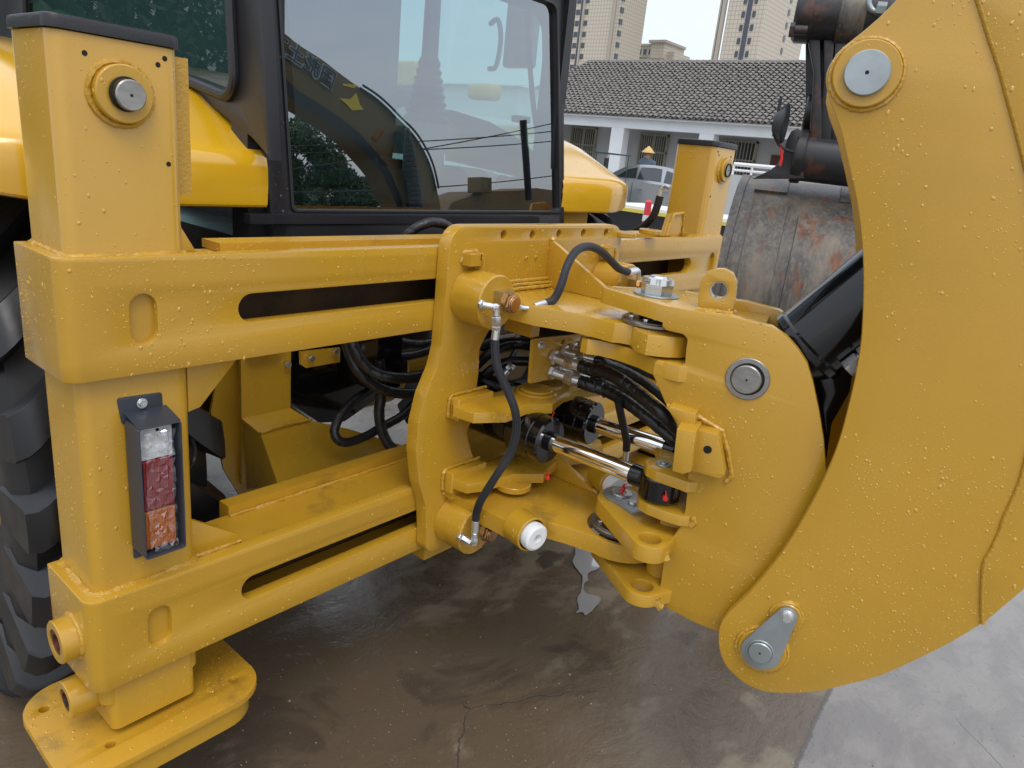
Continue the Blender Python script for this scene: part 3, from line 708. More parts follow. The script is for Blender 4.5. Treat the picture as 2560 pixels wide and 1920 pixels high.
# hose across to the right-hand cylinder
g0 = PLY(.965).P(1292, 766); g1 = PLY(.945).P(1335, 768); g2 = PLY(.94).P(1362, 760)
hq = [g2, PLY(.93).P(1385, 748), PLY(.925).P(1402, 715), PLY(.93).P(1418, 665), PLY(.94).P(1440, 628), PLY(.95).P(1470, 616), PLY(.96).P(1502, 628), PLY(.97).P(1530, 655), PLY(.975).P(1548, 672), PLY(.98).P(1572, 681)]
hose2 = part('clamp_hose', BRD, BL, lambda b: b.tube(crom(hq, 10), .0092, 22))
ribs(crom(hq, 6), .0092, 14).build('woven_ribs', RIB, hose2)['kind'] = 'stuff'
part('hose_end', STL, hose2, lambda b: (b.tube(crom([g0, (g0+g1)/2-Vector((0, 0, .003)), g1], 6), .0052, 12), b.cyl(g1, g2+(g2-g1)*.15, .0098, 22), b.hexn(g0, g0+(g1-g0)*.2, .009)))
r0 = PLY(.98).P(1572, 681); r1 = PLY(.98).P(1592, 677); r2 = PLY(.98).P(1594, 710)
part('hose_end', STL, hose2, lambda b: (b.cyl(r0-(r1-r0)*.2, r1, .0098, 22), b.tube(crom([r1, r1+(r1-r0)*.3-Vector((0, 0, .004)), r2+Vector((0, 0, .006)), r2], 5), .0055, 12), b.hexn(r2, r2-Vector((0, 0, .018)), .010)))
part('valve_block', YZN, clamps[1], lambda b: b.obox((CCs[1][0]+.018, YCF-.012, CCs[1][1]), (.018, 0, 0), (0, .013, 0), (0, 0, .02)))
part('cap_nut', BRS, clamps[1], lambda b: b.hexn((CCs[1][0]+.02, YCF-.024, CCs[1][1]), (CCs[1][0]+.02, YCF-.045, CCs[1][1]), .02))

# ---- horizontal shelves that carry the swing pivot
PIV = Vector((1.338, .707, 0))
pu = PLZ(-.303)
tip = px2(pu, [(1263, 800), (1363, 773), (1440, 782), (1500, 797), (1537, 807), (1570, 806), (1600, 822), (1590, 828), (1660, 836), (1700, 838), (1715, 850)])
us_out = [(1.19, YC-.001), px2(pu, [(1363, 773)])[0]]
us_out = [(1.215, YC-.001), (1.225, .93)] + px2(pu, [(1440, 783), (1500, 797), (1537, 807)]) + px2(pu, [(1555, 808), (1582, 813), (1594, 826)])
c0 = us_out[-1]
arc = [(PIV.x+.108*cos(a), PIV.y+.108*sin(a)) for a in [radians(205+i*12) for i in range(12)]]
us_out += arc + [(1.47, .80), (1.66, .95), (1.69, YC-.001)]
shelf_u = plate('pivot_shelf', Y, BL, pu, us_out, .042, [circ(PIV.xy, .05, 32)], .003); wet(shelf_u, 4200)
part('weld_bead', YW, shelf_u, lambda b: [b.weld([(1.21, YC-.004-k*.006, -.298+.008*(2-k)), (1.46, YC-.004-k*.006, -.298+.008*(2-k))], .0055, amp=.3) for k in range(3)])
def rib(b, z0, x, ztop, yend, t=.012):
    b.prism(PLX(x), [(-YC+.0, z0+.0), (-yend, z0), (-yend, z0+.006), (-YC, ztop)][::1], t, (), .001)
rb = part('rib', Y, shelf_u, lambda b: rib(b, -.3025, 1.455, -.185, .86)); wet(rb, 5000)
part('weld_bead', YW, shelf_u, lambda b: (b.weld([(1.458, YC-.003, -.19), (1.465, YC-.003, -.183)], .009), b.weld([(1.459, .862, -.298), (1.459, .852, -.300)], .007)))
pl_ = PLZ(-.782)
ls_out = [(1.16, YC-.001), (1.160, .916), (1.157, .868), (1.195, .852), (1.228, .837), (1.246, .785), *[(1.357+.097*cos(a), .71+.097*sin(a)) for a in [radians(172+i*12) for i in range(15)]], (1.50, .76), (1.66, .93), (1.71, YC-.001)]
shelf_l = plate('pivot_shelf', YF, BL, pl_, ls_out, .042, [circ((1.353, .709), .080, 40)], .003); wet(shelf_l, 1500)
rb = part('rib', Y, shelf_l, lambda b: rib(b, -.7815, 1.44, -.68, .85))
part('weld_bead', YW, shelf_l, lambda b: (b.weld([(1.446, .853, -.777), (1.446, .838, -.780)], .007), b.weld([(1.446, YC-.006, -.777), (1.446, .86, -.777)], .004)))
def bearing(pr, z, r, thick):
    part('bearing_ring', GST, pr, lambda b: (b.ring((PIV.x, PIV.y, z+.001), (PIV.x, PIV.y, z+thick), r, r*.45, 56, .002), b.ring((PIV.x, PIV.y, z+thick*.55), (PIV.x, PIV.y, z+thick+.002), r*.93, r*.5, 48, .001)))
    for i in range(8):
        a = i*pi/4+.2; q = (PIV.x+r*.78*cos(a), PIV.y+r*.78*sin(a))
        part('bolt', STL, pr, lambda b: b.hexn((*q, z+thick+.002), (*q, z+thick+.008), .006, a))
bearing(shelf_u, -.303, .066, .010)
PIV0 = PIV; PIV = Vector((1.352, .709, 0)); bearing(shelf_l, -.786, .072, .014); PIV = PIV0
b = MB(); b.cyl((PIV.x, PIV.y, -.84), (PIV.x, PIV.y, -.72), .03, 32); b.cyl((PIV.x, PIV.y, -.345), (PIV.x, PIV.y, -.27), .03, 32); b.build('pivot_pin', BK, BL)
# travel stops with nylon pads
def bumper(px_, py_, y, r=.0405, L=.055, dr=(-.2, -1, 0)):
    c = PLY(y).P(px_, py_); d = Vector(dr).normalized()
    o = part('bumper', Y, BL, lambda b: b.ring(c+d*(-.0), c-d*L, r, r*.90, 44, .0015)); wet(o, 4000)
    part('nylon_pad', WPL, o, lambda b: b.lathe(c-d*.01, d, [(-.02, .004), (0, .006), (.0, r*.74), (.016, r*.80), (.026, r*.76), (.030, r*.62), (.030, r*.26), (.024, r*.24), (.010, r*.22)], 40, caps=True))
bumper(1330, 1337, .835)
c = PLZ(-.75).P(1530, 1215)
o = part('bumper', Y, BL, lambda b: b.ring((c.x, c.y, -.745), (c.x+.03, c.y+.06, -.745), .036, .028, 36)); wet(o, 3000)
part('nylon_pad', WPL, o, lambda b: b.lathe((c.x+.006, c.y+.01, -.745), (-.45, -.9, 0), [(0, .01), (.001, .028), (.03, .030), (.04, .026), (.042, .01)], 32))

# ---- swing cylinders and their trunnion plates
def trunnion_plate(z, xl, dz=.024):
    pl = PLZ(z)
    o = [(xl-.005, YC-.02), (xl-.005, YC-.05), (xl+.005, .985), (1.185, .945), (1.262, .944)]
    o = px2(pl, TP[z]) + [(1.60, .93), (1.66, .98), (1.66, YC-.012), (1.16, YC-.012)]
    t = plate('trunnion_plate', Y, BL, pl, o, dz, (), .002); wet(t, 3000)
    return t
TP = {-.55: [(1131, 1008), (1134, 1016), (1185, 1033), (1269, 1031), (1318, 1012), (1382, 1010), (1393, 998), (1410, 984), (1450, 972), (1500, 968)],
      -.735: [(1117, 1180), (1119, 1192), (1168, 1211), (1206, 1206), (1288, 1185), (1360, 1185), (1371, 1170), (1395, 1152), (1440, 1140), (1490, 1135)]}
for zt, wy in ((-.55, 1), (-.735, 0)):
    tp = trunnion_plate(zt, 1.13)
    part('mount_collar', Y, tp, lambda b: b.prism(PLZ(zt+.012), fillet([(1.142, YC-.008), (1.142, YC-.030), (1.262, YC-.030), (1.262, YC-.001), (1.142, YC-.001)], .004), .05, (), .003))
    part('weld_bead', YW, tp, lambda b: b.weld([(1.137, YC-.004, zt-.035), (1.137, YC-.004, zt+.008), (1.145, YC-.003, zt+.016), (1.262, YC-.003, zt+.016)], .0045, amp=.5))
    cpx = (1340, 981) if wy else (1340, 1205)
    if wy:
        c = PLZ(zt).P(*cpx)
        part('trunnion_cap', Y, tp, lambda b: (b.cyl((c.x, c.y, zt-.001), (c.x, c.y, zt+.006), .052, 44, .003), b.cyl((c.x, c.y, zt+.0055), (c.x, c.y, zt+.012), .041, 44, .002)))
    else:
        part('trunnion_cap', Y, tp, lambda b: b.cyl((1.285, .985, zt-.035), (1.285, .985, zt-.02), .045, 40))
def swing_cylinder(xb, yb, xe, ye, z, R=.056, back=.22):
    d = Vector((xe-xb, ye-yb, 0)).normalized(); p = Vector((xb, yb, z)); e = Vector((xe, ye, z))
    cy = part('swing_cylinder', BK, BL, lambda b: b.lathe(p-d*(back+.16), d, [(0, R*.5), (.002, R*.80), (back+.05, R*.80), (back+.06, R*.96), (back+.098, R*.96), (back+.10, R*1.03), (back+.128, R*1.03), (back+.13, R), (back+.155, R), (back+.16, R*.93)], 48))
    part('gland_band', BK, cy, lambda b: b.ring(p-d*.070, p-d*.058, R*1.045, R*.9, 48))
    rod = part('rod', CHR, cy, lambda b: b.cyl(p-d*.02, e-d*.062, .0205, 44, .0005))
    part('wiper_seal', BK, cy, lambda b: (b.ring(p-d*.004, p+d*.012, .0235, .0203, 32), ))
    eye = part('rod_eye', BK, cy, lambda b: (b.cyl(e-Vector((0, 0, .0265)), e+Vector((0, 0, .0235)), .044, 52, .003), b.cyl(e-d*.070, e-d*.036, .0242, 32, .003), b.weld([e-d*.040+(d.cross(Vector((0, 0, 1)))*cos(t)+Vector((0, 0, 1))*sin(t))*.022 for t in [i*pi/12 for i in range(25)]], .004)))
    return cy, e, d
Z1 = -.628
cyA, eA, dA = swing_cylinder(1.307, .905, 1.309, .613, Z1)
cyB, eB, dB = swing_cylinder(1.497, .908, 1.522, .645, Z1)
def grease_cap(p, d, parent, strap=None):
    o = part('grease_cap', RED, parent, lambda b: (b.cyl(p, Vector(p)+Vector(d)*.013, .0048, 14, .001), b.cyl(Vector(p)+Vector(d)*.012, Vector(p)+Vector(d)*.017, .0058, 14, .002),
                                                   b.tube(crom([Vector(p)+Vector(d)*.012, Vector(p)+Vector(d)*.015+Vector((0, 0, .008)), Vector(p)+Vector((0, 0, .014)), Vector(p)+Vector((0, 0, .006))] if not strap else [Vector(p)+Vector(d)*.01]+strap, 5), .0016, 6)))
    return o
vdir = -Vector((FWD.x, FWD.y, 0)).normalized()
q = PLY(.93).P(1375, 1055); grease_cap(q, vdir, cyA, [q+Vector((.006, 0, .012)), PLY(.93).P(1386, 1030)])
q = PLY(.90).P(1369, 1194); grease_cap(q-vdir*.012, vdir, cyA)
q = PLY(.93).P(1510, 989); grease_cap(q-vdir*.012, vdir, cyB)
q = eA+vdir*.042+Vector((.004, 0, -.006)); grease_cap(q, vdir, cyA)

# ---- valve bracket with bulkhead fittings
pv = PLY(1.0); 
vb = plate('bulkhead_bracket', Y, BL, pv, px2(pv, [(1333, 848, .006), (1482, 833, .002), (1482, 900), (1470, 930), (1325, 960, .006)]), .008, [circ(pv.to2(pv.P(1409, 855)), .0075, 16), circ(pv.to2(pv.P(1455, 847)), .0075, 16)], .001)
part('bracket_stem', Y, vb, lambda b: b.box((pv.P(1330, 830).x, 1.002, -.40), (pv.P(1350, 830).x, YC, -.33)))
q = pv.P(1352, 862); part('bolt', STL, vb, lambda b: (b.cyl(q, q-Vector((0, .003, 0)), .0115, 24), b.hexn(q-Vector((0, .003, 0)), q-Vector((0, .010, 0)), .0072)))
rows = [((1384, 893), (1460, 918), 0), ((1410, 880), (1490, 900), 1), ((1432, 873), (1510, 893), 2), ((1455, 868), (1532, 887), 3), ((1380, 930), (1460, 958), 0), ((1403, 922), (1485, 945), 1)]
HOSES = []
for i, (a, c, k) in enumerate(rows):
    y0 = .995-k*.0; p0 = PLY(y0+.0).P(*a); p0 = p0 if k == 0 else PLY(.995+.03*k*0).P(*a)
    d = Vector((.36, -.9, -.045)).normalized()
    # direction chosen so that the fitting points at its hose start in the photograph
    p1 = PLY(y0-.085).P(*c); d = (p1-p0).normalized(); Lf = (p1-p0).length
    def ff(b):
        b.hexn(p0-d*.004, p0+d*.008, .0185, .3); b.cyl(p0+d*.006, p0+d*.040, .0128, 24); b.hexn(p0+d*.037, p0+d*.058, .0172, .1); b.ring(p0+d*.058, p0+d*.063, .0135, .004, 20, .001)
        b.cyl(p0+d*.062, p0+d*max(.085, Lf), .0138, 28); b.hexn(p0-d*.025, p0-d*.004, .014)
    part('bulkhead_fitting', STL, vb, ff); HOSES.append((p0+d*(max(.085, Lf)-.012), d))
def spiral_hose(name, pts, r=.0125, pitch=.022, seg=20):
    P = crom(pts, 14); P = resample(P, .004)
    return part(name, HOS, BL, lambda b: b.tube(P, r, seg, groove=pitch))
def pS(x, y, d): return PLS(d).P(x, y)
trace = [[(1500, 925, .86), (1545, 946, .80), (1585, 975, .75), (1622, 1006, .70), (1660, 1038, .655), (1700, 1080, .63)],
         [(1540, 918, .88), (1590, 942, .83), (1640, 978, .77), (1700, 1030, .70)], [(1560, 908, .90), (1620, 932, .84), (1700, 965, .76)], [(1585, 903, .92), (1650, 925, .86), (1720, 950, .8)],
         [(1512, 975, .86), (1560, 1001, .80), (1608, 1035, .74), (1654, 1073, .69), (1692, 1104, .65), (1730, 1135, .62)], [(1535, 966, .90), (1590, 1000, .84), (1640, 1040, .78), (1700, 1090, .70)]]
for i, ((p, d), e) in enumerate(zip(HOSES, trace)):
    spiral_hose('spiral_wrapped_hose', [p, p+d*.03, *[PLY(y).P(x, yy) for x, yy, y in e]], .0152 if i in (0, 4) else .0115)
part('drop_hose', RUB, BL, lambda b: b.tube(crom([PLY(.80).P(1545, 1000), PLY(.80).P(1553, 1040), PLY(.80).P(1566, 1100), PLY(.80).P(1566, 1125)], 8), .0095, 16))
part('hose_ferrule', STL, BL, lambda b: b.cyl(PLY(.80).P(1566, 1125), PLY(.80).P(1563, 1152), .0078, 16))

# ---- swing bracket (kingpost)
SB = Vector  # noqa
p0 = PLS(1.387)
so_px = [(1664, 764), (1739, 778), (1839, 793), (1900, 809), (1930, 817), (1966, 841), (1993, 871), (2017.6, 907.5), (2032.6, 955.7), (2048, 1028), (2060, 1100), (2066, 1180), (2070, 1300), (2040, 1480), (1960, 1600), (1880, 1625),
         (1805, 1585), (1736, 1557), (1653, 1513), (1648, 1500), (1648, 1481), (1660, 1394), (1669.5, 1358, .01), (1698, 1321.7, .02), (1713, 1274.6), (1716.5, 1238.5), (1722, 1150), (1690, 1060), (1667, 1017.7), (1630.5, 933.6, .008), (1636, 906.5, .006), (1645.5, 900.5, .004), (1701, 914.6, .008), (1712, 909, .006), (1715, 871), (1719, 847, .01), (1706.5, 836, .01), (1666, 826.5, .006), (1656, 818, .006), (1655, 801)]
sbp = plate('swing_bracket', Y, BL, p0, px2(p0, so_px, 0), .022, (), .0025); wet(sbp, 3800)
p0b = PLS(1.387+.21)
# far cheek plate: same outline pushed across
o2 = [p0b.to2(p0.P(q[0], q[1])+NB*.21) for q in so_px]
far = plate('far_cheek', Y, sbp, p0b, [tuple(a) for a in o2], .022, (), .0025)
def hull(items):
    P = []
    for q in items: P += circ(q[:2], q[2], 36) if len(q) > 2 else [tuple(q)]
    P = sorted(set((round(a, 6), round(c, 6)) for a, c in P)); o = []
    for seq in (P, P[::-1]):
        h = []
        for p in seq:
            while len(h) > 1 and (h[-1][0]-h[-2][0])*(p[1]-h[-2][1])-(h[-1][1]-h[-2][1])*(p[0]-h[-2][0]) <= 0: h.pop()
            h.append(p)
        o += h[:-1]
    return o
def lug(z, t, pts, hole=None, mat=Y):
    pl = PLZ(z); return plate('pivot_lug', mat, sbp, pl, pts, t, hole or (), .0025)
def SP(a, w, z=0):      # bracket frame: a along the boom direction from the pivot, w across it (positive away from the camera)
    q = Vector((PIV.x, PIV.y, 0))+DB*a+NB*w; return (q.x, q.y)
# offset of the visible cheek from the pivot along NB
WP = 1.387-NB.dot(PIV)
tl_px = px2(PLZ(-.243), [(1501, 716), (1507, 722), (1560, 735), (1620, 750), (1664, 764)])
A0 = Vector(tl_px[0])
tc = PLZ(-.243).P(1531, 719)
top_out = hull([(tc.x, tc.y, .021), (PIV.x, PIV.y, .052), px2(PLZ(-.243), [(1664, 764)])[0], SP(.10, WP+.001), SP(.10, WP+.21), SP(.0, WP+.21)])
lt = lug(-.243, .033, top_out, [circ((tc.x+.006, tc.y+.004), .0115, 20)]); wet(lt, 4000)
part('seam_bead', YW, sbp, lambda b: b.weld([p0.P(1760, 783)-NB*.0+NB*.010+Vector((0, 0, .001)), p0.P(1850, 800)+NB*.01+Vector((0, 0, .001))], .005, amp=.6))
ml = lug(-.352, .033, px2(PLZ(-.352), [(1700, 914), (1645, 900), (1600, 880), (1545, 862), (1500, 851), (1470, 848), (1455, 842)])+[SP(-.08, .05), SP(-.02, .13), SP(.03, WP+.21), SP(.12, WP+.21), SP(.12, WP+.01)])
# washer, castle nut
wc = Vector((1.339, .711, -.243))
part('nut_washer', ZPL, sbp, lambda b: b.cyl(wc, wc+Vector((0, 0, .004)), .047, 48, .001))
def castle(b):
    c = wc+Vector((0, 0, .004)); r = .033
    b.lathe(c, (0, 0, 1), [(0, r*.97), (.002, r), (.020, r)], 6, smooth=False)
    for k in range(6):
        a = k*pi/3
        for s in (-1, 1):
            pass
        m = a+pi/6*0
        b.add([(c.x+r*.62*cos(a-.36), c.y+r*.62*sin(a-.36), c.z+.02), (c.x+r*.90*cos(a-.36), c.y+r*.90*sin(a-.36), c.z+.02), (c.x+r*cos(a), c.y+r*sin(a), c.z+.02), (c.x+r*.90*cos(a+.36), c.y+r*.90*sin(a+.36), c.z+.02), (c.x+r*.62*cos(a+.36), c.y+r*.62*sin(a+.36), c.z+.02),
               (c.x+r*.62*cos(a-.36), c.y+r*.62*sin(a-.36), c.z+.033), (c.x+r*.88*cos(a-.36), c.y+r*.88*sin(a-.36), c.z+.032), (c.x+r*.95*cos(a), c.y+r*.95*sin(a), c.z+.031), (c.x+r*.88*cos(a+.36), c.y+r*.88*sin(a+.36), c.z+.032), (c.x+r*.62*cos(a+.36), c.y+r*.62*sin(a+.36), c.z+.033)],
              [(5, 6, 7, 8, 9), (0, 1, 6, 5), (1, 2, 7, 6), (2, 3, 8, 7), (3, 4, 9, 8), (4, 0, 5, 9)])
    b.cyl(c+Vector((0, 0, .015)), c+Vector((0, 0, .036)), .019, 32, .004)
part('castle_nut', STL, sbp, castle)
part('split_pin', GST, sbp, lambda b: b.cyl(wc+Vector((-.036, .012, .03)), wc+Vector((.036, -.012, .03)), .0022, 10))
# lifting eye
pe = PLS(1.42)
eo = px2(pe, [(1742, 772), (1746, 735), (1752, 702), (1768, 680), (1790, 672), (1812, 672), (1832, 684), (1842, 706), (1838, 745), (1833, 783)])
ec = pe.to2(pe.P(1797, 726))
ey = plate('lifting_eye', Y, sbp, pe, fillet([(*q, .012) for q in eo], 0, 5), .022, [circ(ec, .0165, 28)], .002); wet(ey, 5000)
part('weld_bead', YW, sbp, lambda b: (b.weld([pe.P(1742, 772)-NB*.002, pe.P(1833, 784)-NB*.002], .0055, amp=.5), b.weld([pe.P(1833, 784), pe.P(1833, 784)+NB*.02], .006)))
part('eye_bushing', STL, sbp, lambda b: b.ring(pe.to3(*ec, .001), pe.to3(*ec, .021), .0164, .0155, 28, .0003))
# deck between the cheeks behind the eye
part('top_deck', Y, sbp, lambda b: b.prism(PLZ(-.262), [SP(.06, WP+.022), SP(.22, WP+.022), SP(.22, WP+.209), SP(.06, WP+.209)], .012, (), .001))
# boom-cylinder pin in the cheek
pc = p0.P(1869, 947)
part('pin_ring', GST, sbp, lambda b: b.ring(pc-NB*.004, pc+NB*.004, .0405, .029, 56, .0015))
part('cylinder_pin', GST, sbp, lambda b: (b.cyl(pc-DB*.002-NB*.012, pc+NB*.03, .0275, 44, .002), ))
part('centre_hole', DRK, sbp, lambda b: b.cyl(pc-DB*.002-NB*.0125, pc-NB*.01, .0024, 12, .0003))
part('retaining_ring', DRK, sbp, lambda b: b.ring(pc-NB*.0045, pc+NB*.004, .0312, .027, 44, .0005))
# cylinder clevis lugs on the cheek
for z, pts, hp_ in ((-.583, [(1751, 1206), (1722, 1206), (1690, 1195), (1640, 1178), (1617, 1165), (1612, 1150), (1622, 1143), (1650, 1143)], None),
                    (-.66, [(1731, 1293), (1700, 1290), (1660, 1278), (1618, 1261), (1598, 1248), (1594, 1232), (1605, 1224), (1640, 1222)], None)):
    pl = PLZ(z); o = px2(pl, pts, 0)
    o = [(*a, .012) for a in o]
    e1 = Vector(o[0][:2]); back = [((Vector(o[-1][:2])+Vector(NB.xy)*.06+Vector(DB.xy)*-.02)).to_tuple(), (e1+Vector(NB.xy)*.10).to_tuple()]
    cl = plate('clevis_lug', Y, sbp, pl, fillet([*o, *back], 0, 4), .022, (), .003); wet(cl, 4200)
    q = Vector((o[0][0], o[0][1], z-.010)); part('weld_bead', YW, sbp, lambda b: b.weld([q+Vector((0, 0, .011)), q+DB*.006+Vector((0, 0, 0)), q+Vector((0, 0, -.011))], .006, amp=.4))
wq = PLZ(-.583).P(1659, 1162)
part('clevis_pin', ZPL, sbp, lambda b: (b.cyl((eA.x, eA.y, -.69), (eA.x, eA.y, -.59), .017, 28), b.cyl(wq, wq+Vector((0, 0, .004)), .0165, 28, .001), b.cyl(wq, wq+Vector((0, 0, .007)), .0085, 20, .001)))
# lock block on the edge of the cheek
def lockblk(b):
    pa = PLS(1.387-.075)
    pb = PLS(1.387-.040)
    b.prism(pb, px2(pb, [(1742, 1075), (1795, 1085, .004), (1812, 1187, .004), (1800, 1198, .002), (1727, 1178)], 0), .042, [], .002)
    b.prism(pa, px2(pa, [(1692, 1073), (1741, 1080), (1727, 1180), (1708, 1186), (1680, 1178)], 0), .075, (), .002)
    pd = PLS(1.387-.03)
    b.prism(pd, px2(pd, [(1666, 1022), (1675, 1015), (1740, 1035), (1738, 1070), (1694, 1075), (1690, 1050)], 0), .035, (), .003)
lk = part('lock_block', Y, sbp, lockblk); wet(lk, 3600)
pb = PLS(1.387-.040); q = pb.P(1769, 1124); part('lock_hole', DRK, lk, lambda b: b.cyl(q-NB*.0008, q+NB*.01, .008, 20, .0003))
part('weld_bead', YW, lk, lambda b: b.weld([pS(1668, 1014, 1.385), pS(1735, 1034, 1.385), pS(1806, 1077, 1.385), pS(1822, 1140, 1.385), pS(1830, 1190, 1.385), pS(1815, 1203, 1.385)], .006, amp=.4))
# lower pivot lugs with hose holes
UL = hull([(1.350, .708, .066), (1.239, .582, .041), SP(.135, WP-.004), SP(.135, .08), SP(0, .10)])
ulg = plate('pivot_lug', Y, sbp, PLZ(-.715), UL, .036, [circ((1.239, .582), .0228, 32)], .003); wet(ulg, 2500)
LLp = hull([(1.362, .712, .064), (1.257, .589, .041), SP(.15, WP-.002), SP(.15, .08), SP(0, .10)])
llg = plate('pivot_lug', Y, sbp, PLZ(-.838), LLp, .028, [circ((1.257, .589), .0230, 32)], .003); wet(llg, 1500)
part('weld_bead', YW, sbp, lambda b: (b.weld([PLZ(-.72).P(1655, 1364), PLZ(-.735).P(1660, 1380), PLZ(-.75).P(1662, 1398)], .010, amp=.4), b.weld([PLZ(-.843).P(1643, 1488), PLZ(-.86).P(1640, 1505), PLZ(-.87).P(1652, 1515)], .010, amp=.4)))
part('spacer_tube', Y, sbp, lambda b: b.cyl((1.335, .590, -.838), (1.335, .590, -.75), .032, 32))
part('inner_plate', Y, sbp, lambda b: b.prism(PLS(1.43), px2(PLS(1.43), [(1650, 1300), (1800, 1300), (1800, 1560), (1652, 1505)]), .01, (), .001))
# pin keeper on the upper lug
kz = -.715; kc = PLZ(kz).P(1552, 1242); kd = (PLZ(kz).P(1600, 1285)-kc).normalized(); kn = Vector((-kd.y, kd.x, 0))
def keeper(b):
    o = [(kc.x+.040*cos(t), kc.y+.040*sin(t)) for t in [radians(k) for k in range(0, 360, 12)]]
    base = atan2(kd.y, kd.x); o = [(kc.x+.040*cos(base+t), kc.y+.040*sin(base+t)) for t in [radians(55+k*10) for k in range(26)]]
    e = kc+kd*.085; o += [((e-kn*.022).x, (e-kn*.022).y), ((e+kn*.022).x, (e+kn*.022).y)]
    b.prism(PLZ(kz+.008), o, .0075, (), .0012)
part('pin_keeper', ZPL, sbp, keeper)
part('grease_pin', STL, sbp, lambda b: (b.ring((kc.x, kc.y, kz+.008), (kc.x, kc.y, kz+.013), .024, .012, 40, .0015), b.cyl((kc.x, kc.y, kz+.007), (kc.x, kc.y, kz+.0095), .0205, 40), b.cyl((kc.x+.05*kd.x, kc.y+.05*kd.y, kz+.008), (kc.x+.05*kd.x, kc.y+.05*kd.y, kz+.014), .011, 24)))
grease_cap(Vector((kc.x, kc.y, kz+.012)), (0.2, -.2, .8), sbp)

# ---- boom foot: outer plate, bosses, pins
PBM = PLS(1.350)
bm_px = [(2241, 0), (2107, 119), (2085, 145), (2069, 174), (2065, 204), (2074.6, 249.5), (2100, 318), (2121.7, 408.7), (2143, 506), (2154.7, 600), (2159.5, 690), (2154.7, 835), (2141, 928.6), (2123, 1010), (2099, 1100), (2066, 1186), (2018, 1280), (1955, 1382), (1880, 1475),
         (1822, 1532), (1802, 1560), (1796, 1590), (1799, 1625), (1815, 1665), (1852, 1701), (1880, 1718), (1920, 1731), (1980, 1733), (2037, 1730), (2110, 1714), (2199, 1690), (2290, 1650), (2372, 1609), (2460, 1556), (2510, 1515), (2570, 1462), (2680, 1330), (2780, 1120), (2830, 850), (2820, 500), (2760, 150), (2680, -150), (2560, -400), (2480, -300)]
boom = plate('boom', Y, BL, PBM, sm2([PBM.to2(PBM.P(*q)) for q in bm_px], 4), .018, (), .002); wet(boom, 3900)
boom['label'] = 'curved boom foot plate with two large pins'
far_o = [PBM.to2(PBM.P(*q)) for q in bm_px]
part('inner_boom_plate', Y, boom, lambda b: b.prism(PBM.shift(.30), far_o, .02, (), .002))
part('boom_web', Y, boom, lambda b: b.add([v for q in ((2480, -300), (2560, -400), (2680, -150), (2760, 150), (2820, 500), (2830, 850), (2780, 1120), (2680, 1330), (2570, 1462)) for v in (PBM.P(*q)+NB*.03, PBM.P(*q)+NB*.298)], [(2*i, 2*i+1, 2*i+3, 2*i+2) for i in range(8)]))
# seam between the two thicknesses of plate
sm1 = [(2440, -20), (2455, 25), (2475, 90), (2500, 165), (2522, 245), (2545, 330), (2570, 430)]
sm2_ = [(2575, 1120), (2556, 1195), (2534, 1250), (2511, 1300), (2502, 1330), (2478, 1380), (2466, 1400), (2460, 1431), (2457, 1500), (2458, 1558)]
for sm_ in (sm1, sm2_):
    pth = [PBM.P(*q)-NB*.001 for q in sm_]
    part('seam_weld', YW, boom, lambda b: b.weld(crom(pth, 6), .0056, seg=16, amp=.0, ripk=.0))
sp = sm1 + [(2600, 700), (2595, 1000)] + sm2_[:-1] + [(2459, 1552), (2570, 1458), (2680, 1328), (2778, 1118), (2826, 850), (2815, 500), (2750, 150), (2670, -150)]
dp = plate('doubler_plate', Y, boom, PBM.shift(-.006), [PBM.to2(PBM.P(*q)) for q in sp], .006, (), .001); wet(dp, 3500)
def boom_boss(px_, py_, R, r, pinmat, t=.012, proud=.024):
    c = PBM.P(px_, py_)
    bs = part('pin_boss', Y, boom, lambda b: b.cyl(c+NB*.002, c-NB*t, R, 60, .002)); wet(bs, 3000)
    part('weld_bead', YW, bs, lambda b: b.weld([c-NB*.0015+(DB*cos(a)+Vector((0, 0, 1))*sin(a))*(R+.002) for a in [i*2*pi/80 for i in range(81)]], .005, amp=.35))
    return c, bs
c, bs = boom_boss(2166, 186, .050, .034, ZPL)
part('pin', ZPL, bs, lambda b: b.cyl(c, c-NB*.022, .0335, 52, .0015)); part('centre_hole', DRK, bs, lambda b: b.cyl(c-NB*.02, c-NB*.0226, .003, 14, .0002))
c, bs = boom_boss(1905, 1622, .046, .03, ZPL, .010)
c2 = PBM.P(1967, 1540)
b2s = part('bolt_boss', Y, boom, lambda b: b.cyl(c2+NB*.002+Vector((0, 0, .002)), c2-NB*.008+Vector((0, 0, .002)), .027, 36, .002)); part('weld_bead', YW, b2s, lambda b: b.weld([c2+Vector((0, 0, .002))-NB*.0015+(DB*cos(a)+Vector((0, 0, 1))*sin(a))*.028 for a in [i*2*pi/50 for i in range(51)]], .005, amp=.6))
pk = PBM.shift(-.0115)
k1 = pk.to2(pk.P(1902, 1628)); k2 = pk.to2(pk.P(1968, 1537))
def teardrop(a, ra, c_, rc):
    d = Vector(c_)-Vector(a); L = d.length; base = atan2(d.y, d.x); al = math.acos((ra-rc)/L); o = []
    for k in range(29): t = base+al+(2*pi-2*al)*k/28; o.append((a[0]+ra*cos(t), a[1]+ra*sin(t)))
    for k in range(13): t = base-al+2*al*k/12; o.append((c_[0]+rc*cos(t), c_[1]+rc*sin(t)))
    return o
kp = plate('pin_retainer', ZPL, boom, pk.shift(-.007), teardrop(k1, .0375, k2, .0185), .0065, (), .001)
kc3 = pk.shift(-.007).P(1900, 1630)
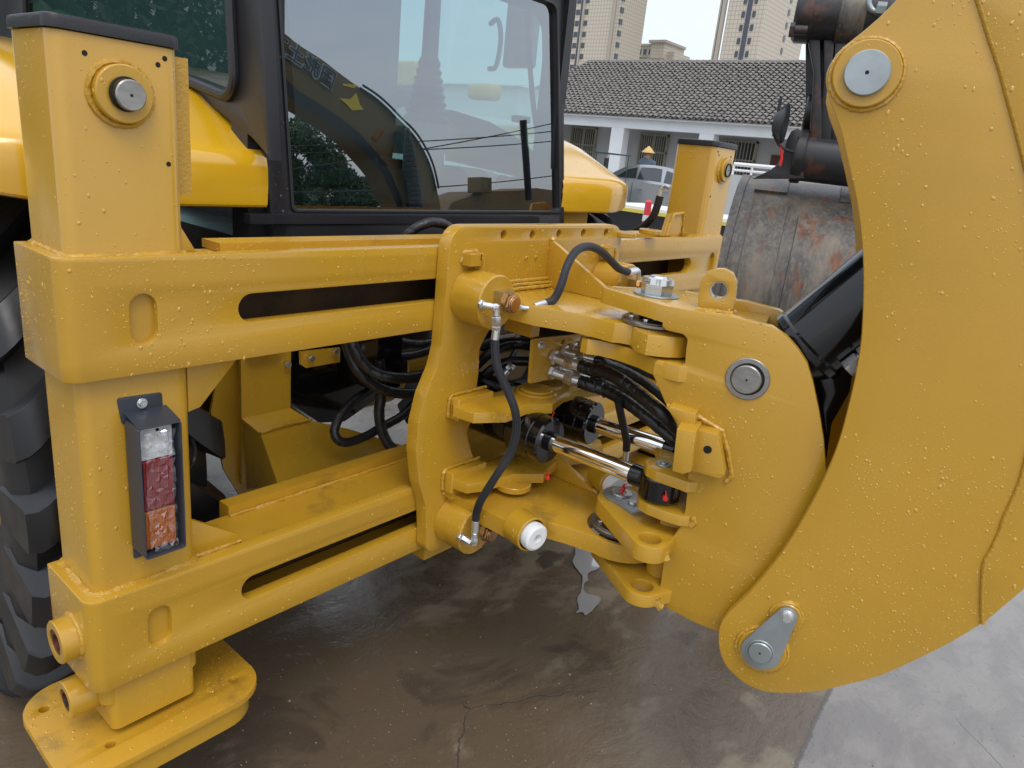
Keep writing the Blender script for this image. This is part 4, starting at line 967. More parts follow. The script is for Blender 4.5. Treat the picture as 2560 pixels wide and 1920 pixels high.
part('pin', ZPL, kp, lambda b: (b.ring(kc3+NB*.001, kc3-NB*.002, .0265, .0235, 44, .0008), b.cyl(kc3+NB*.001, kc3-NB*.0055, .0225, 44, .0018)))
part('centre_hole', DRK, kp, lambda b: b.cyl(kc3-NB*.004, kc3-NB*.0058, .0022, 12, .0001))
kb = pk.shift(-.007).P(1968, 1540)
part('bolt', STL, kp, lambda b: (b.cyl(kb, kb-NB*.0025, .0125, 24, .0005), b.cyl(kb-NB*.0025, kb-NB*.004, .0105, 24, .0004), b.hexn(kb-NB*.004, kb-NB*.013, .0092, .2)))
# boom cylinder between the cheeks
PM = PLS(1.50)
a0 = PM.P(2024, 861); a1 = PM.P(2242, 687); dd = (a1-a0).normalized()
bc = part('boom_cylinder', BK, BL, lambda b: b.lathe(a0-dd*.03, dd, [(0, .045), (.002, .070), (.018, .076), (.022, .082), (.035, .082), (.04, .0775), (.9, .0775), (.902, .06)], 56))
part('cylinder_eye', BK, bc, lambda b: (b.cyl(pc+NB*.07, pc+NB*.16, .052, 40), b.cyl(pc+NB*.113, a0, .04, 32)))
part('gap_filler', BK, bc, lambda b: b.prism(PLS(1.47), px2(PLS(1.47), [(2000, 880), (2060, 890), (2140, 880), (2125, 980), (2080, 1060), (2066, 1150), (2052, 1100), (2040, 990)]), .10, (), .004))  # black filler added to darken the gap between bracket and boom
hx = PLS(1.44).P(2118, 925); 
part('hydraulic_fitting', STL, bc, lambda b: (b.hexn(hx, hx+dd*.03, .018), b.hexn(hx+dd*.035, hx+dd*.055, .021), b.cyl(hx-dd*.0, hx+dd*.10, .013, 20)))

# ---- chassis behind the slide frame
def quad(b, *ps, t=.008):
    n = (Vector(ps[1])-Vector(ps[0])).cross(Vector(ps[-1])-Vector(ps[0])).normalized()
    if n.dot((Vector(ps[0]))) > 0: n = -n
    f = [Vector(p) for p in ps]; k = [p-n*t for p in f]; N_ = len(f)
    b.add(f+k, [tuple(range(N_)), tuple(range(2*N_-1, N_-1, -1))]+[(i, N_+i, N_+(i+1) % N_, (i+1) % N_) for i in range(N_)])
ch = part('chassis_plate', Y, BL, lambda b: quad(b, *[PLY(1.50).P(*q) for q in ((602, 860), (728, 840), (726, 1020), (604, 1046))]))
part('chassis_plate', Y, BL, lambda b: quad(b, PLY(1.50).P(604, 1046), PLY(1.50).P(726, 1020), PLY(1.48).P(775, 1050), PLY(1.46).P(651, 1084)))
part('chassis_plate', Y, BL, lambda b: quad(b, PLY(1.46).P(651, 1084), PLY(1.48).P(775, 1050), PLY(1.53).P(870, 1072), PLY(1.56).P(1015, 1116), PLY(1.36).P(1015, 1165), PLY(1.345).P(696, 1212)))
part('weld_bead', YW, BL, lambda b: b.weld([PLY(1.458).P(651, 1082), PLY(1.465).P(700, 1065), PLY(1.475).P(775, 1048)], .004))
part('chassis_plate', Y, BL, lambda b: quad(b, *[PLY(1.58).P(*q) for q in ((552, 900), (608, 880), (608, 1045), (640, 1100), (700, 1225), (600, 1240), (560, 1175), (527, 1030))]))
part('chassis_post', Y, BL, lambda b: quad(b, *[PLY(1.565).P(*q) for q in ((604, 1046), (614, 1050), (618, 1215), (604, 1212))]))
part('bracket_plate', Y, BL, lambda b: quad(b, *[PLY(1.46).P(*q) for q in ((752, 880), (850, 870), (850, 905), (765, 920), (753, 912))]))
for q in ((718, 911), (777, 896), (838, 878)):
    w = PLY(1.455 if q[0] > 720 else 1.495).P(*q); part('bolt', STL, BL, lambda b: b.hexn(w, w-Vector((0, .008, 0)), .009))
part('transmission', BK, BL, lambda b: (b.box((1.15, 1.62, -.62), (1.80, 2.6, -.2)), b.lathe((1.28, 1.58, -.50), (0, 1, 0), [(0, .1), (.02, .14), (.2, .15), (.4, .12)], 24)))
part('cab_floor', BM, BL, lambda b: (b.box((.97, 1.53, -.42), (1.94, 3.1, -.26))))
part('engine_block', BK, BL, lambda b: (b.box((1.1, 2.5, -.95), (1.8, 4.2, -.3)), ))
part('rear_axle', Y, BL, lambda b: (b.cyl((.60, 2.0, -.74), (1.20, 2.0, -.74), .10, 24), b.cyl((1.70, 2.0, -.74), (2.3, 2.0, -.74), .10, 24), b.cyl((1.18, 2.0, -.74), (1.72, 2.0, -.74), .19, 28, .03)))
part('axle_beam', BK, BL, lambda b: b.box((.97, 1.66, -.78), (1.08, 4.0, -.55)))
def loose_hose(pts, r=.0125, spiral=True, n='rear_hose'):
    P = resample(crom([PLY(y).P(x, yy) for x, yy, y in pts], 12), .005)
    return part(n, HOS if spiral else RUB, BL, lambda b: b.tube(P, r, 18, groove=.034 if spiral else None))
loose_hose([(872, 800, 1.35), (884, 868, 1.33), (925, 925, 1.31), (985, 944, 1.28), (1060, 938, 1.26), (1130, 900, 1.27)], .0135)
loose_hose([(858, 830, 1.38), (888, 915, 1.34), (935, 962, 1.32), (990, 982, 1.30), (1060, 980, 1.28), (1140, 960, 1.3)], .0135)
loose_hose([(930, 972, 1.42), (884, 1003, 1.40), (848, 1045, 1.38), (836, 1083, 1.37), (858, 1106, 1.36), (905, 1095, 1.36), (960, 1065, 1.36), (1010, 1035, 1.36), (1060, 980, 1.36)], .0115)
loose_hose([(948, 900, 1.34), (952, 985, 1.34), (948, 1040, 1.34), (962, 1095, 1.33), (992, 1130, 1.31), (1050, 1150, 1.30)], .0135)
loose_hose([(905, 800, 1.42), (935, 860, 1.42), (990, 890, 1.40), (1060, 880, 1.38), (1120, 850, 1.36)], .012)
loose_hose([(960, 800, 1.45), (985, 845, 1.45), (1040, 860, 1.43), (1100, 850, 1.4)], .012)
loose_hose([(1180, 925, 1.30), (1230, 880, 1.25), (1290, 862, 1.22), (1345, 870, 1.15)], .013)
loose_hose([(1180, 985, 1.30), (1215, 935, 1.26), (1270, 905, 1.22), (1345, 905, 1.15)], .013)
loose_hose([(1180, 870, 1.34), (1240, 850, 1.30), (1300, 845, 1.25), (1350, 850, 1.2)], .012, False)
loose_hose([(1200, 1000, 1.22), (1228, 965, 1.22), (1262, 925, 1.25), (1290, 880, 1.28)], .011, False)
loose_hose([(1190, 1010, 1.5), (1240, 980, 1.5), (1300, 960, 1.5), (1400, 950, 1.5)], .02, False)
loose_hose([(975, 640, 1.36), (1015, 590, 1.33), (1050, 565, 1.31), (1085, 556, 1.30), (1120, 566, 1.30), (1150, 600, 1.30)], .0115)
for p_, q_ in (((1270, 925), (1225, 985)), ((1285, 835), (1235, 842))):
    a = PLY(1.2).P(*p_); c = PLY(1.22).P(*q_); part('hose_end', STL, BL, lambda b: (b.cyl(a, c, .008, 14), b.hexn(a, a+(a-c)*.25, .012)))
a = PLY(1.15).P(1375, 862); 
part('shade_plate', BK, BL, lambda b: (b.box((1.14, 1.34, -.60), (1.22, 1.5, -.40)), b.box((1.68, 1.42, -.6), (1.74, 1.6, -.25)), b.box((1.22, 1.50, -.56), (1.68, 1.6, -.40))))  # black boxes added to keep the space behind the frame in shade
part('black_fill', BK, BL, lambda b: b.prism(PLY(1.64), px2(PLY(1.64), [(727, 850), (1020, 820), (1020, 955), (940, 1000), (862, 1055), (800, 1058), (727, 1008)]), .35, (), .004))  # black body added to darken the area beside the chassis plates
part('chassis_plate', Y, BL, lambda b: quad(b, PLY(1.46).P(652, 1086), PLY(1.345).P(697, 1214), PLY(1.50).P(618, 1218), PLY(1.50).P(612, 1050)))
# small hose and pipe by the right post
P = [PLX(2.33).P(*q) for q in ((1560, 590), (1600, 572), (1630, 545), (1643, 515), (1650, 490))]
part('post_hose', RUB, BL, lambda b: b.tube(crom(P, 8), .0135, 16))
P2 = [PLX(2.33).P(*q) for q in ((1646, 505), (1651, 484), (1655, 472), (1664, 466), (1674, 470))]
part('post_pipe', STL, BL, lambda b: b.tube(crom(P2, 8), .0065, 12))
for q in (PLZ(-.185).P(1560, 592), PLZ(-.185).P(1625, 585)): part('flange_pad', Y, BL, lambda b: b.cyl(q, q+Vector((0, 0, .014)), .035, 30, .002))

# ---- fenders
YG2 = YG
def fender(x_in, x_out, name='fender'):
    prof = [(1.462, -.160), (1.452, -.157), (1.449, -.12), (1.450, -.08), (1.456, -.058), (1.472, -.044), (1.50, -.03), (1.56, .005), (1.66, .058), (1.80, .105), (1.98, .135), (2.25, .14), (2.55, .08)]
    n = 40; vs = []; s = 1 if x_in > x_out else -1
    for i in range(n+1):
        x = x_out+(x_in-x_out)*(i/n)**1.3; k = min(1, abs(x-x_out)/.26); f = sqrt(max(0, 1-(1-k)**2))
        for y, z in prof:
            zb = -.157
            zz = zb+(z-zb)*(.30+.70*f) + .035*(1-k)**2
            yy = y+.14*(1-f)*(1 if y < 2 else 0)
            vs.append((x, yy, zz))
    m = len(prof)
    def fn(b):
        b.add(vs, [(i*m+j, i*m+j+1, (i+1)*m+j+1, (i+1)*m+j) for i in range(n) for j in range(m-1)], True)
        b.add([(x, y+.004, z-.004) for x, y, z in vs], [(i*m+j, (i+1)*m+j, (i+1)*m+j+1, i*m+j+1) for i in range(n) for j in range(m-1)], True)
        e = [vs[j] for j in range(m)]; b.add(e, [tuple(range(m))])
    o = part(name, YG, BL, fn, sharp=40); wet(o, 2200); return o
fender(.905, .30); fender(1.985, 2.53)
part('fender_bracket', Y, BL, lambda b: b.box((2.06, 1.50, -.40), (2.22, 1.53, -.15)))
part('fender_bracket', BM, BL, lambda b: b.box((2.0, 1.49, -.40), (2.05, 1.56, -.15)))

# ---- tyres
def tyre(x0, x1):
    R, yc, zc = .66, 2.0, -.74; xm = (x0+x1)/2; W = (x1-x0)/2
    prof = [(-W*.6, .26), (-W*.85, .34), (-W, .47), (-W*1.02, .54), (-W*.92, R-.072), (-W*.6, R-.062), (0, R-.056), (W*.6, R-.062), (W*.92, R-.072), (W*1.02, .54), (W, .47), (W*.85, .34), (W*.6, .26)]
    o = part('tyre', TYR, BL, lambda b: b.lathe((xm, yc, zc), (1, 0, 0), prof, 96, caps=False))
    part('rim', Y, o, lambda b: b.lathe((xm, yc, zc), (1, 0, 0), [(-W*.3, .05), (-W*.3, .25), (-W*.6, .28), (W*.6, .28), (W*.3, .25), (W*.3, .05)], 48))
    proto = None
    nl = 22
    for side in (-1, 1):
        me = None
        for i in range(nl):
            if me is None:
                b = MB(); vs = []; K = 12
                for k in range(K+1):
                    t = k/K; x = side*W*(1.05-1.0*t); a = .30*t**1.3; wd = .080-.012*t
                    sh = max(0, (.22-t)/.22); rr = R-.020*sh**1.6; base = R-.085-.10*sh
                    if k == 0 or k == K: rr -= .012
                    for da, r_ in ((-wd, base), (-wd*.90, rr-.010), (-wd*.80, rr), (0, rr+.002), (wd*.80, rr), (wd*.90, rr-.010), (wd, base)):
                        vs.append((x, -r_*cos(a+da), r_*sin(a+da)))
                fs = [(k*7+j, k*7+j+1, (k+1)*7+j+1, (k+1)*7+j) for k in range(K) for j in range(6)]+[tuple(range(7)), tuple(K*7+6-q for q in range(7))]
                b.add(vs, fs, True)
                me = bpy.data.meshes.new('tread_lug'); me.from_pydata([tuple(v) for v in b.v], [], b.f); me.polygons.foreach_set('use_smooth', [True]*len(me.polygons)); me.set_sharp_from_angle(angle=radians(38)); me.materials.append(TYR)
            ob = bpy.data.objects.new('tread_lug', me); COL.objects.link(ob); ob.parent = o
            ob.location = Vector((xm, yc, zc+H))-ORG[BL.name]; ob.rotation_euler = (-(i+(.5 if side > 0 else 0))*2*pi/nl, 0, 0)
tyre(.378, .745); tyre(2.222, 2.589)

# ---- cab
CRn = Vector((0, 1, -.06)).normalized(); CR = Plane(CRn, CRn.dot(Vector((0, 1.45, -.16))))
def cpt(x, y, k=0): return CR.shift(k).P(x, y)
win = px2(CR, [(735, 523, .012), (1397, 528, .012), (1390, 14, .03), (683, -251, .03)], 0)
outer = [CR.to2(CR.P(*q)) for q in ((690, 660), (1411, 640), (1411, -20), (590, -340))]
cabf = plate('cab_rear_frame', BM, BL, CR, outer, .05, [win], .003); wet(cabf, 1800, BD)
part('window_lip', BM, cabf, lambda b: b.prism(CR.shift(-.004), px2(CR, [(728, 532, .014), (1402, 536, .014), (1396, 8, .03), (676, -258, .03)], 0), .006, [win], .002))
part('sill_step', BM, cabf, lambda b: b.obox((PLY(1.44).P(1050, 548)+PLY(1.44).P(1050, 548))/2, (.5, 0, 0), (0, .012, 0), (0, 0, .010)))
inw = px2(CR, [(764, 505, .05), (1372, 511, .05), (1367, 40, .06), (716, -215, .06)], 0)
fr = plate('window_border', BM, cabf, CR.shift(.017), fillet([(*q, 0) for q in [CR.to2(CR.P(*q)) for q in ((728, 530), (1402, 534), (1396, 4), (678, -258))]], 0), .002, [inw], 0)
def sheet(b, pl, pts, k=0): b.add([pl.to3(a, c, k) for a, c in pts], [tuple(range(len(pts)))])
rg = part('rear_window', GLS, cabf, lambda b: sheet(b, CR, [CR.to2(CR.P(*q)) for q in ((726, 532), (1404, 537), (1397, 2), (676, -262))], .012))
xw = cpt(640, 100).x-.02
PS_ = PLX(xw)
shole = px2(PS_, [(560, -300), (583, 244, .045), (560, 238), (488, 202), (380, 165), (60, 120, .05), (40, -300)], 0)
sout = [PS_.to2(PS_.P(*q)) for q in ((628, -400), (672, 400), (668, 388), (628, 343), (488, 236), (420, 205), (250, 160), (-40, 140), (-60, -400))]
sf = plate('cab_side_frame', BM, BL, PS_, sout, .03, [shole], .003)
part('window_seal', RUB, sf, lambda b: b.tube([PS_.to3(a, c, -.004) for a, c in fillet([(*q, .04) for q in [PS_.to2(PS_.P(*w)) for w in ((566, -300), (594, 252), (488, 208), (380, 172), (60, 127))]], 0, 6)], .012, 10))
part('side_window', glass('dark_side_glass', (.03, .045, .045), .08), sf, lambda b: sheet(b, PS_, [PS_.to2(PS_.P(*q)) for q in ((600, -320), (600, 262), (488, 215), (380, 180), (20, 140), (0, -320))], .010))
# corner pillar closing the gap between rear and side frames
part('corner_pillar', BM, BL, lambda b: b.prism(Plane((0, 0, -1), .22, up=(0, 1, 0)), [(xw, 1.46), (xw+.10, 1.455), (xw+.10, 1.52), (xw, 1.52)], 1.2) if False else b.box((xw+.002, 1.475, -.5), (xw+.09, 1.54, .9)))
XR_ = cpt(1411, 300).x
def side_r(b):
    for y0, y1 in ((1.47, 1.55), (2.28, 2.36), (3.02, 3.1)): b.box((XR_-.04, y0, -.3), (XR_-.002, y1, .95))
    b.box((XR_-.04, 1.55, -.3), (XR_-.002, 3.02, -.12)); b.box((XR_-.04, 1.55, .85), (XR_-.002, 3.02, .95))
part('cab_side_frame', BM, BL, side_r)
part('side_window', GLF, BL, lambda b: b.add([(XR_-.02, 1.55, -.12), (XR_-.02, 3.02, -.12), (XR_-.02, 3.02, .85), (XR_-.02, 1.55, .85)], [(0, 1, 2, 3)]))
def front(b):
    for x in (xw, XR_-.06): b.box((x, 3.10, -.3), (x+.06, 3.15, .95))
    b.box((xw, 3.10, -.3), (XR_, 3.15, -.05)); b.box((xw, 3.10, .85), (XR_, 3.15, .95))
part('cab_front_frame', BM, BL, front)
part('windscreen', GLF, BL, lambda b: b.add([(xw, 3.12, -.05), (XR_, 3.12, -.05), (XR_, 3.12, .85), (xw, 3.12, .85)], [(0, 1, 2, 3)]))
part('cab_roof', BM, BL, lambda b: b.box((xw-.03, 1.42, .95), (XR_+.03, 3.2, 1.08)))
def rbox(b, lo, hi, r):
    x0, y0, z0 = lo; x1, y1, z1 = hi; bm = bmesh.new(); bmesh.ops.create_cube(bm, size=1)
    for v in bm.verts: v.co = Vector(((x0+x1)/2+v.co.x*(x1-x0), (y0+y1)/2+v.co.y*(y1-y0), (z0+z1)/2+v.co.z*(z1-z0)))
    bmesh.ops.bevel(bm, geom=bm.edges[:], offset=r, segments=5, affect='EDGES', profile=.6)
    b.add([v.co.copy() for v in bm.verts], [[v.index for v in f.verts] for f in bm.faces], True); bm.free()
sc_ = PLY(1.95).P(850, 60)
seat = part('seat', SEAT, BL, lambda b: (rbox(b, (sc_.x-.26, 1.90, -.05), (sc_.x+.22, 2.06, .52), .07), rbox(b, (sc_.x-.24, 1.98, -.16), (sc_.x+.22, 2.45, -.02), .06)))
co = PLY(1.95).P(1072, 180)
col_ = part('steering_column', SEAT, BL, lambda b: b.lathe((co.x, co.y, -.25), (0, 0, 1), [(0, .075), (.12, .073), (.32, .07), (.33, .066)], 32))
part('bellows', RUB, col_, lambda b: b.lathe((co.x, co.y, .08), (0, 0, 1), [(i*.0125, (.078-.0028*i)*(1.08 if i % 2 else .90)) for i in range(16)]+[(.21, .028), (.42, .026), (.44, .03)], 32))
part('console', SEAT, BL, lambda b: rbox(b, (co.x+.07, 1.75, -.25), (XR_-.06, 2.6, -.055), .06))
part('grab_rail', SEAT, BL, lambda b: b.tube(crom([PLX(XR_+.16).P(1225, 60), PLX(XR_+.16).P(1245, 50), PLX(XR_+.16).P(1252, 100), PLX(XR_+.16).P(1240, 165), PLX(XR_+.16).P(1222, 172)], 8), .009, 10))
q = PLX(XR_+.25).P(1305, 82); part('side_mirror', SEAT, BL, lambda b: (rbox(b, (q.x-.02, q.y-.07, q.z-.12), (q.x+.02, q.y+.07, q.z+.12), .015), b.tube([q+Vector((0, 0, .1)), q+Vector((-.1, .05, .2)), q+Vector((-.2, .2, .22))], .008, 8)))
a, c, e, g_ = cpt(1311, -60, .03), cpt(1318, 60, .03), cpt(1332, 250, .035), cpt(1347, 345, .03)
wi = part('wiper_arm', RUB, cabf, lambda b: b.tube(crom([a, c, e, g_], 6), lambda t: .0055+.004*t, 8))
k1_, k2_ = PLY(1.62).P(1318, 520), PLY(1.62).P(1306, 300)
part('control_lever', RUB, BL, lambda b: (b.tube([k1_, k2_], .013, 12), rbox(b, (k2_.x-.035, k2_.y-.02, k2_.z-.01), (k2_.x+.02, k2_.y+.02, k2_.z+.012), .006)))
part('red_handle', M('dim_red_handle', (.30, .05, .035), .5), BL, lambda b: b.cyl(PLY(1.7).P(935, 350), PLY(1.7).P(953, 325), .011, 16))

# ------------------------------------------------------------------ what the rear window reflects (stands behind the camera)
GP = CR.shift(.012)
def refl(x, y):
    h = GP.P(x, y); r = ray(x, y).normalized(); n = GP.n; return h, r-n*(2*r.dot(n))
def RP(x, y, yr):           # point on the real plane Y=yr seen in the window at pixel x,y
    h, d = refl(x, y); return h+d*((yr-h.y)/d.y)
EX = thing('excavator_behind', (0.3, -4.2, 0), 'large yellow excavator boom mirrored in the rear cab window', 'excavator')
exo = [(560, 0), (600, 20), (693, 69), (747, 111), (805, 148), (849, 182), (896, 216), (937, 243), (974, 273), (1001, 304), (1034, 338), (1062, 378), (1082, 425), (1095, 483), (1102, 527), (1104, 640), (990, 640), (997, 527), (974, 473), (957, 436), (923, 395), (882, 351), (832, 314), (781, 280), (741, 257), (710, 226), (600, 160), (560, 140)]
EY = -4.2
pe_ = Plane((0, -1, 0), -EY)
oo = sm2([pe_.to2(RP(x, y, EY)) for x, y in exo], 4)
YE = M('excavator_yellow', (.17, .105, .04), .6)
exb = plate('excavator_boom', YE, EX, pe_, oo, .35, (), .01)
# darker underside plate
part('boom_underside', BM, exb, lambda b: b.add([v for x, y in ((560, 140), (600, 160), (710, 226), (741, 257), (781, 280), (832, 314), (882, 351), (923, 395), (957, 436), (974, 473), (997, 527), (990, 640)) for v in (RP(x, y, EY)+Vector((0, .0, 0)), RP(x+8, y-26, EY)+Vector((0, .004, 0)))], [(2*i, 2*i+1, 2*i+3, 2*i+2) for i in range(11)]))
def tubes_on_boom(b):
    for off in (0, 7):
        P = [RP(x+off, y-off-2, EY+.03) for x, y in ((900, 222), (935, 245), (966, 272), (996, 303), (1030, 337), (1057, 378), (1077, 424), (1090, 480))]; b.tube(crom(P, 5), .014, 8)
part('hydraulic_pipe', BM, exb, tubes_on_boom)
def bellow(b):
    P = [RP(x, y, EY+.12) for x, y in ((1003, 325), (1015, 370), (1025, 430), (1035, 490), (1040, 540))]; P = resample(crom(P, 6), .012)
    b.tube(P, .10, 14, groove=.06)
part('stick_hose', RUB, exb, bellow)
part('yellow_star', M('star_decal', (.75, .55, .02), .4), exb, lambda b: b.add([RP(x, y, EY+.012) for x, y in ((857, 208), (895, 213), (893, 216), (885, 220), (858, 214))], [(0, 1, 2, 3, 4)]) or b.add([RP(x, y, EY+.012) for x, y in ((848, 245), (875, 248), (891, 232), (900, 262), (909, 274), (880, 276), (868, 262))], [(0, 1, 2, 3, 4, 5, 6)]))
def put_text(txt, name, parent, o, xdir, ydir, size, mat, ext=.002, outline=None):
    cu = bpy.data.curves.new(name, 'FONT'); cu.body = txt; cu.size = size; cu.extrude = ext; cu.resolution_u = 3
    if outline: cu.offset = outline
    ob = bpy.data.objects.new(name, cu); COL.objects.link(ob)
    X = Vector(xdir).normalized(); Yv = Vector(ydir); Yv = (Yv-X*Yv.dot(X)).normalized(); Z = X.cross(Yv)
    bpy.context.view_layer.update(); me = bpy.data.meshes.new_from_object(ob.evaluated_get(bpy.context.evaluated_depsgraph_get())); bpy.data.objects.remove(ob)
    me.materials.clear(); me.materials.append(mat)
    mt = Matrix.Identity(4)
    for i in range(3): mt[i][0] = X[i]; mt[i][1] = Yv[i]; mt[i][2] = Z[i]; mt[i][3] = Vector(o)[i]
    me.transform(mt); return link(name, me, parent)
tx0 = RP(832, 222, EY+.03); tx1 = RP(700, 128, EY+.03)
xd = tx1-tx0; yd = RP(838, 185, EY)-RP(832, 222, EY)
sz = abs(xd.length)/3.3
put_text('国彪土方', 'lettering', exb, tx0, xd, yd, sz, DECALO, .002, .012); put_text('国彪土方', 'lettering', exb, tx0+Vector((0, .012, 0)), xd, yd, sz, DECAL, .002)
# machine hood and work lamp low in the mirror image
hood = plate('hood', YE, EX, Plane((0, -1, 0), 5.2), [Plane((0, -1, 0), 5.2).to2(RP(x, y, -5.2)) for x, y in ((1100, 560), (1130, 505), (1210, 478), (1300, 476), (1340, 470), (1420, 480), (1420, 700), (1100, 700))], .8, (), .01)
wl_c = RP(1205, 463, -5.1)
part('work_lamp', YE, EX, lambda b: rbox(b, (wl_c.x-.13, wl_c.y-.2, wl_c.z-.12), (wl_c.x+.13, wl_c.y+.1, wl_c.z+.12), .02))
part('exhaust_stack', BM, EX, lambda b: b.cyl(RP(1322, 500, -5.0), RP(1308, 300, -5.0), .06, 16))
base = RP(1000, 640, EY)
part('undercarriage', BM, EX, lambda b: (b.box((base.x-1.6, -6.3, -1.4), (base.x+1.6, -5.6, -.7)), b.box((base.x-1.6, -4.5+.0, -1.4), (base.x+1.6, -4.4, -.75)), b.box((base.x-1.2, -6.2, -.75), (base.x+1.8, -4.3, -.3))))
# overhead lines
def wire(p, q, sag, nm_lab):
    w = bpy.data.objects
    P = [p.lerp(q, t/16)-Vector((0, 0, sag*4*(t/16)*(1-t/16))) for t in range(17)]
    o = part('power_line', CABLE, None, lambda b: b.tube(P, .018, 6)); return tag(o, nm_lab, 'power line', 'overhead lines mirrored in the window')
for (x0, y0, x1, y1), lab in zip(((690, 345, 1420, 310), (700, 362, 1420, 335), (760, 398, 1420, 285), (900, 458, 1420, 420)),
                                 ('upper overhead line mirrored straight across the rear window', 'second overhead line mirrored just below the upper one', 'overhead line mirrored rising to the right across the others', 'lowest overhead line mirrored above the work lamp')):
    a = RP(x0, y0, -14); c = RP(x1, y1, -14); d = c-a; wire(a-d*.4, c+d*.4, .3, lab)

# ------------------------------------------------------------------ trees
def leaf_mesh(seed, R, hgt, n, leaf, lobes):
    rnd = random.Random(seed); vs = []; fs = []
    cs = [(Vector((rnd.gauss(0, R*.45), rnd.gauss(0, R*.45), hgt*.18+rnd.random()*hgt*.75)), R*(.30+.25*rnd.random())) for _ in range(lobes)]
    for i in range(n):
        c, r = cs[rnd.randrange(lobes)]
        d = Vector((rnd.gauss(0, 1), rnd.gauss(0, 1), rnd.gauss(0, 1))).normalized()*r*(rnd.random()**.4)
        p = c+d; a = Vector((rnd.gauss(0, 1), rnd.gauss(0, 1), rnd.gauss(0, 1))).normalized(); b_ = a.orthogonal().normalized(); s = leaf*(.6+rnd.random()*.8)
        k = len(vs); vs += [p-a*s, p+b_*s*.45, p+a*s, p-b_*s*.45]; fs.append((k, k+1, k+2, k+3))
    return vs, fs, cs
def tree(loc, R, hgt, label, seed, n=7000, leaf=.13, group=None, lobes=16):
    t = thing('tree', (loc[0], loc[1], 0), label, 'tree', group)
    vs, fs, cs = leaf_mesh(seed, R, hgt, n, leaf, lobes)
    off = Vector((loc[0], loc[1], -H))
    def tr(b):
        b.lathe(off, (0, 0, 1), [(0, .28), (.4, .2), (hgt*.35, .15), (hgt*.7, .07), (hgt*.9, .02)], 10)
        for c, r in cs: b.tube([off+Vector((0, 0, hgt*.3+.2*c.z)), off+Vector((c.x*.4, c.y*.4, hgt*.2+.55*c.z)), off+c], lambda u: .07*(1-u)+.015, 6)
    part('trunk', BARK, t, tr)
    o = part('crown', LEAF, t, lambda b: b.add([v+off for v in vs], fs)); o['kind'] = 'stuff'; return t
for i, (x, y, yr, R, lab) in enumerate(((722, 300, -42, 2.3, 'tall dark tree mirrored at the left edge of the rear window'), (838, 368, -42, 2.2, 'broad leafy tree mirrored in the middle of the window, below the boom'), (920, 478, -42, .9, 'smallest round tree mirrored beside the boom'))):
    p = RP(x, y, yr); tree((p.x, p.y), R, p.z+H, lab, 11+i, 14000 if i < 2 else 5000, .13, 'trees behind the yard', 22)
for i, (x, y, h, R) in enumerate(((-5, 19, 8, 3.2), (-11, 26, 9, 4.0), (-3.2, 25, 8, 3.0))):
    tree((x, y), R, h, ('leafy tree left of the yard, nearest of three mirrored in the side window', 'tallest leafy tree left of the yard mirrored in the side window', 'leafy tree far beyond the cab mirrored in the side window')[i], 31+i, 6000, .18, 'trees left of the yard')

# ------------------------------------------------------------------ excavator bucket and coupler on the right
EV = thing('excavator', (3.4, 2.6, 0), 'excavator bucket of rust-streaked grey steel on a black quick coupler', 'excavator')
rv = ray(1990, 560); nv = Vector((rv.x, rv.y, 0)).normalized()
DE = 5.2; KB = DE/3.55; PV = Plane(nv, DE)
def vp(x, y, k=0): return PV.shift(k).P(x, y)
def make_rust():
    m = bpy.data.materials.new('rusty_steel'); m.use_nodes = True; t = m.node_tree; N = t.nodes; Lk = t.links.new; p = N['Principled BSDF']
    g = N.new('ShaderNodeNewGeometry')
    def nz(scale, st, d=8, r=.7):
        mp = N.new('ShaderNodeMapping'); mp.inputs['Scale'].default_value = st; mp.inputs['Rotation'].default_value = (0, 0, radians(-51)); Lk(g.outputs['Position'], mp.inputs['Vector'])
        n = N.new('ShaderNodeTexNoise'); n.inputs['Scale'].default_value = scale; n.inputs['Detail'].default_value = d; n.inputs['Roughness'].default_value = r; Lk(mp.outputs[0], n.inputs['Vector']); return n.outputs['Fac']
    def ramp(f, stops):
        r = N.new('ShaderNodeValToRGB'); Lk(f, r.inputs[0]); e = r.color_ramp.elements
        while len(e) < len(stops): e.new(.5)
        for k, (pos, c) in enumerate(stops): e[k].position = pos; e[k].color = (*c, 1)
        return r.outputs[0]
    def mix(f, a, b):
        x = N.new('ShaderNodeMix'); x.data_type = 'RGBA'; Lk(f, x.inputs['Factor']); Lk(a, x.inputs['A'])
        if isinstance(b, tuple): x.inputs['B'].default_value = (*b, 1)
        else: Lk(b, x.inputs['B'])
        return x.outputs['Result']
    base = ramp(nz(2.2, (1.4, 1.4, .5)), [(.36, (.026, .030, .037)), (.5, (.066, .062, .058)), (.64, (.17, .14, .105))])
    scr = ramp(nz(16, (3.5, 3.5, .22), 6), [(.46, (0, 0, 0)), (.68, (.75, .75, .75))]); base = mix(scr, base, (.17, .14, .105))
    rm = ramp(nz(1.5, (5.0, 5.0, .38), 10, .72), [(.53, (0, 0, 0)), (.62, (.92, .92, .92))])
    rc = ramp(nz(9, (2.5, 2.5, .5)), [(.35, (.045, .018, .010)), (.5, (.12, .040, .014)), (.68, (.24, .085, .024))])
    c = mix(rm, base, rc); Lk(c, p.inputs['Base Color'])
    p.inputs['Roughness'].default_value = .42; p.inputs['Metallic'].default_value = .25
    b = N.new('ShaderNodeBump'); b.inputs['Strength'].default_value = .5; b.inputs['Distance'].default_value = .003; Lk(nz(60, (1, 1, .4)), b.inputs['Height']); Lk(b.outputs[0], p.inputs['Normal'])
    return m
RST = make_rust()
zt = vp(1990, 452).z; UV = PV.u
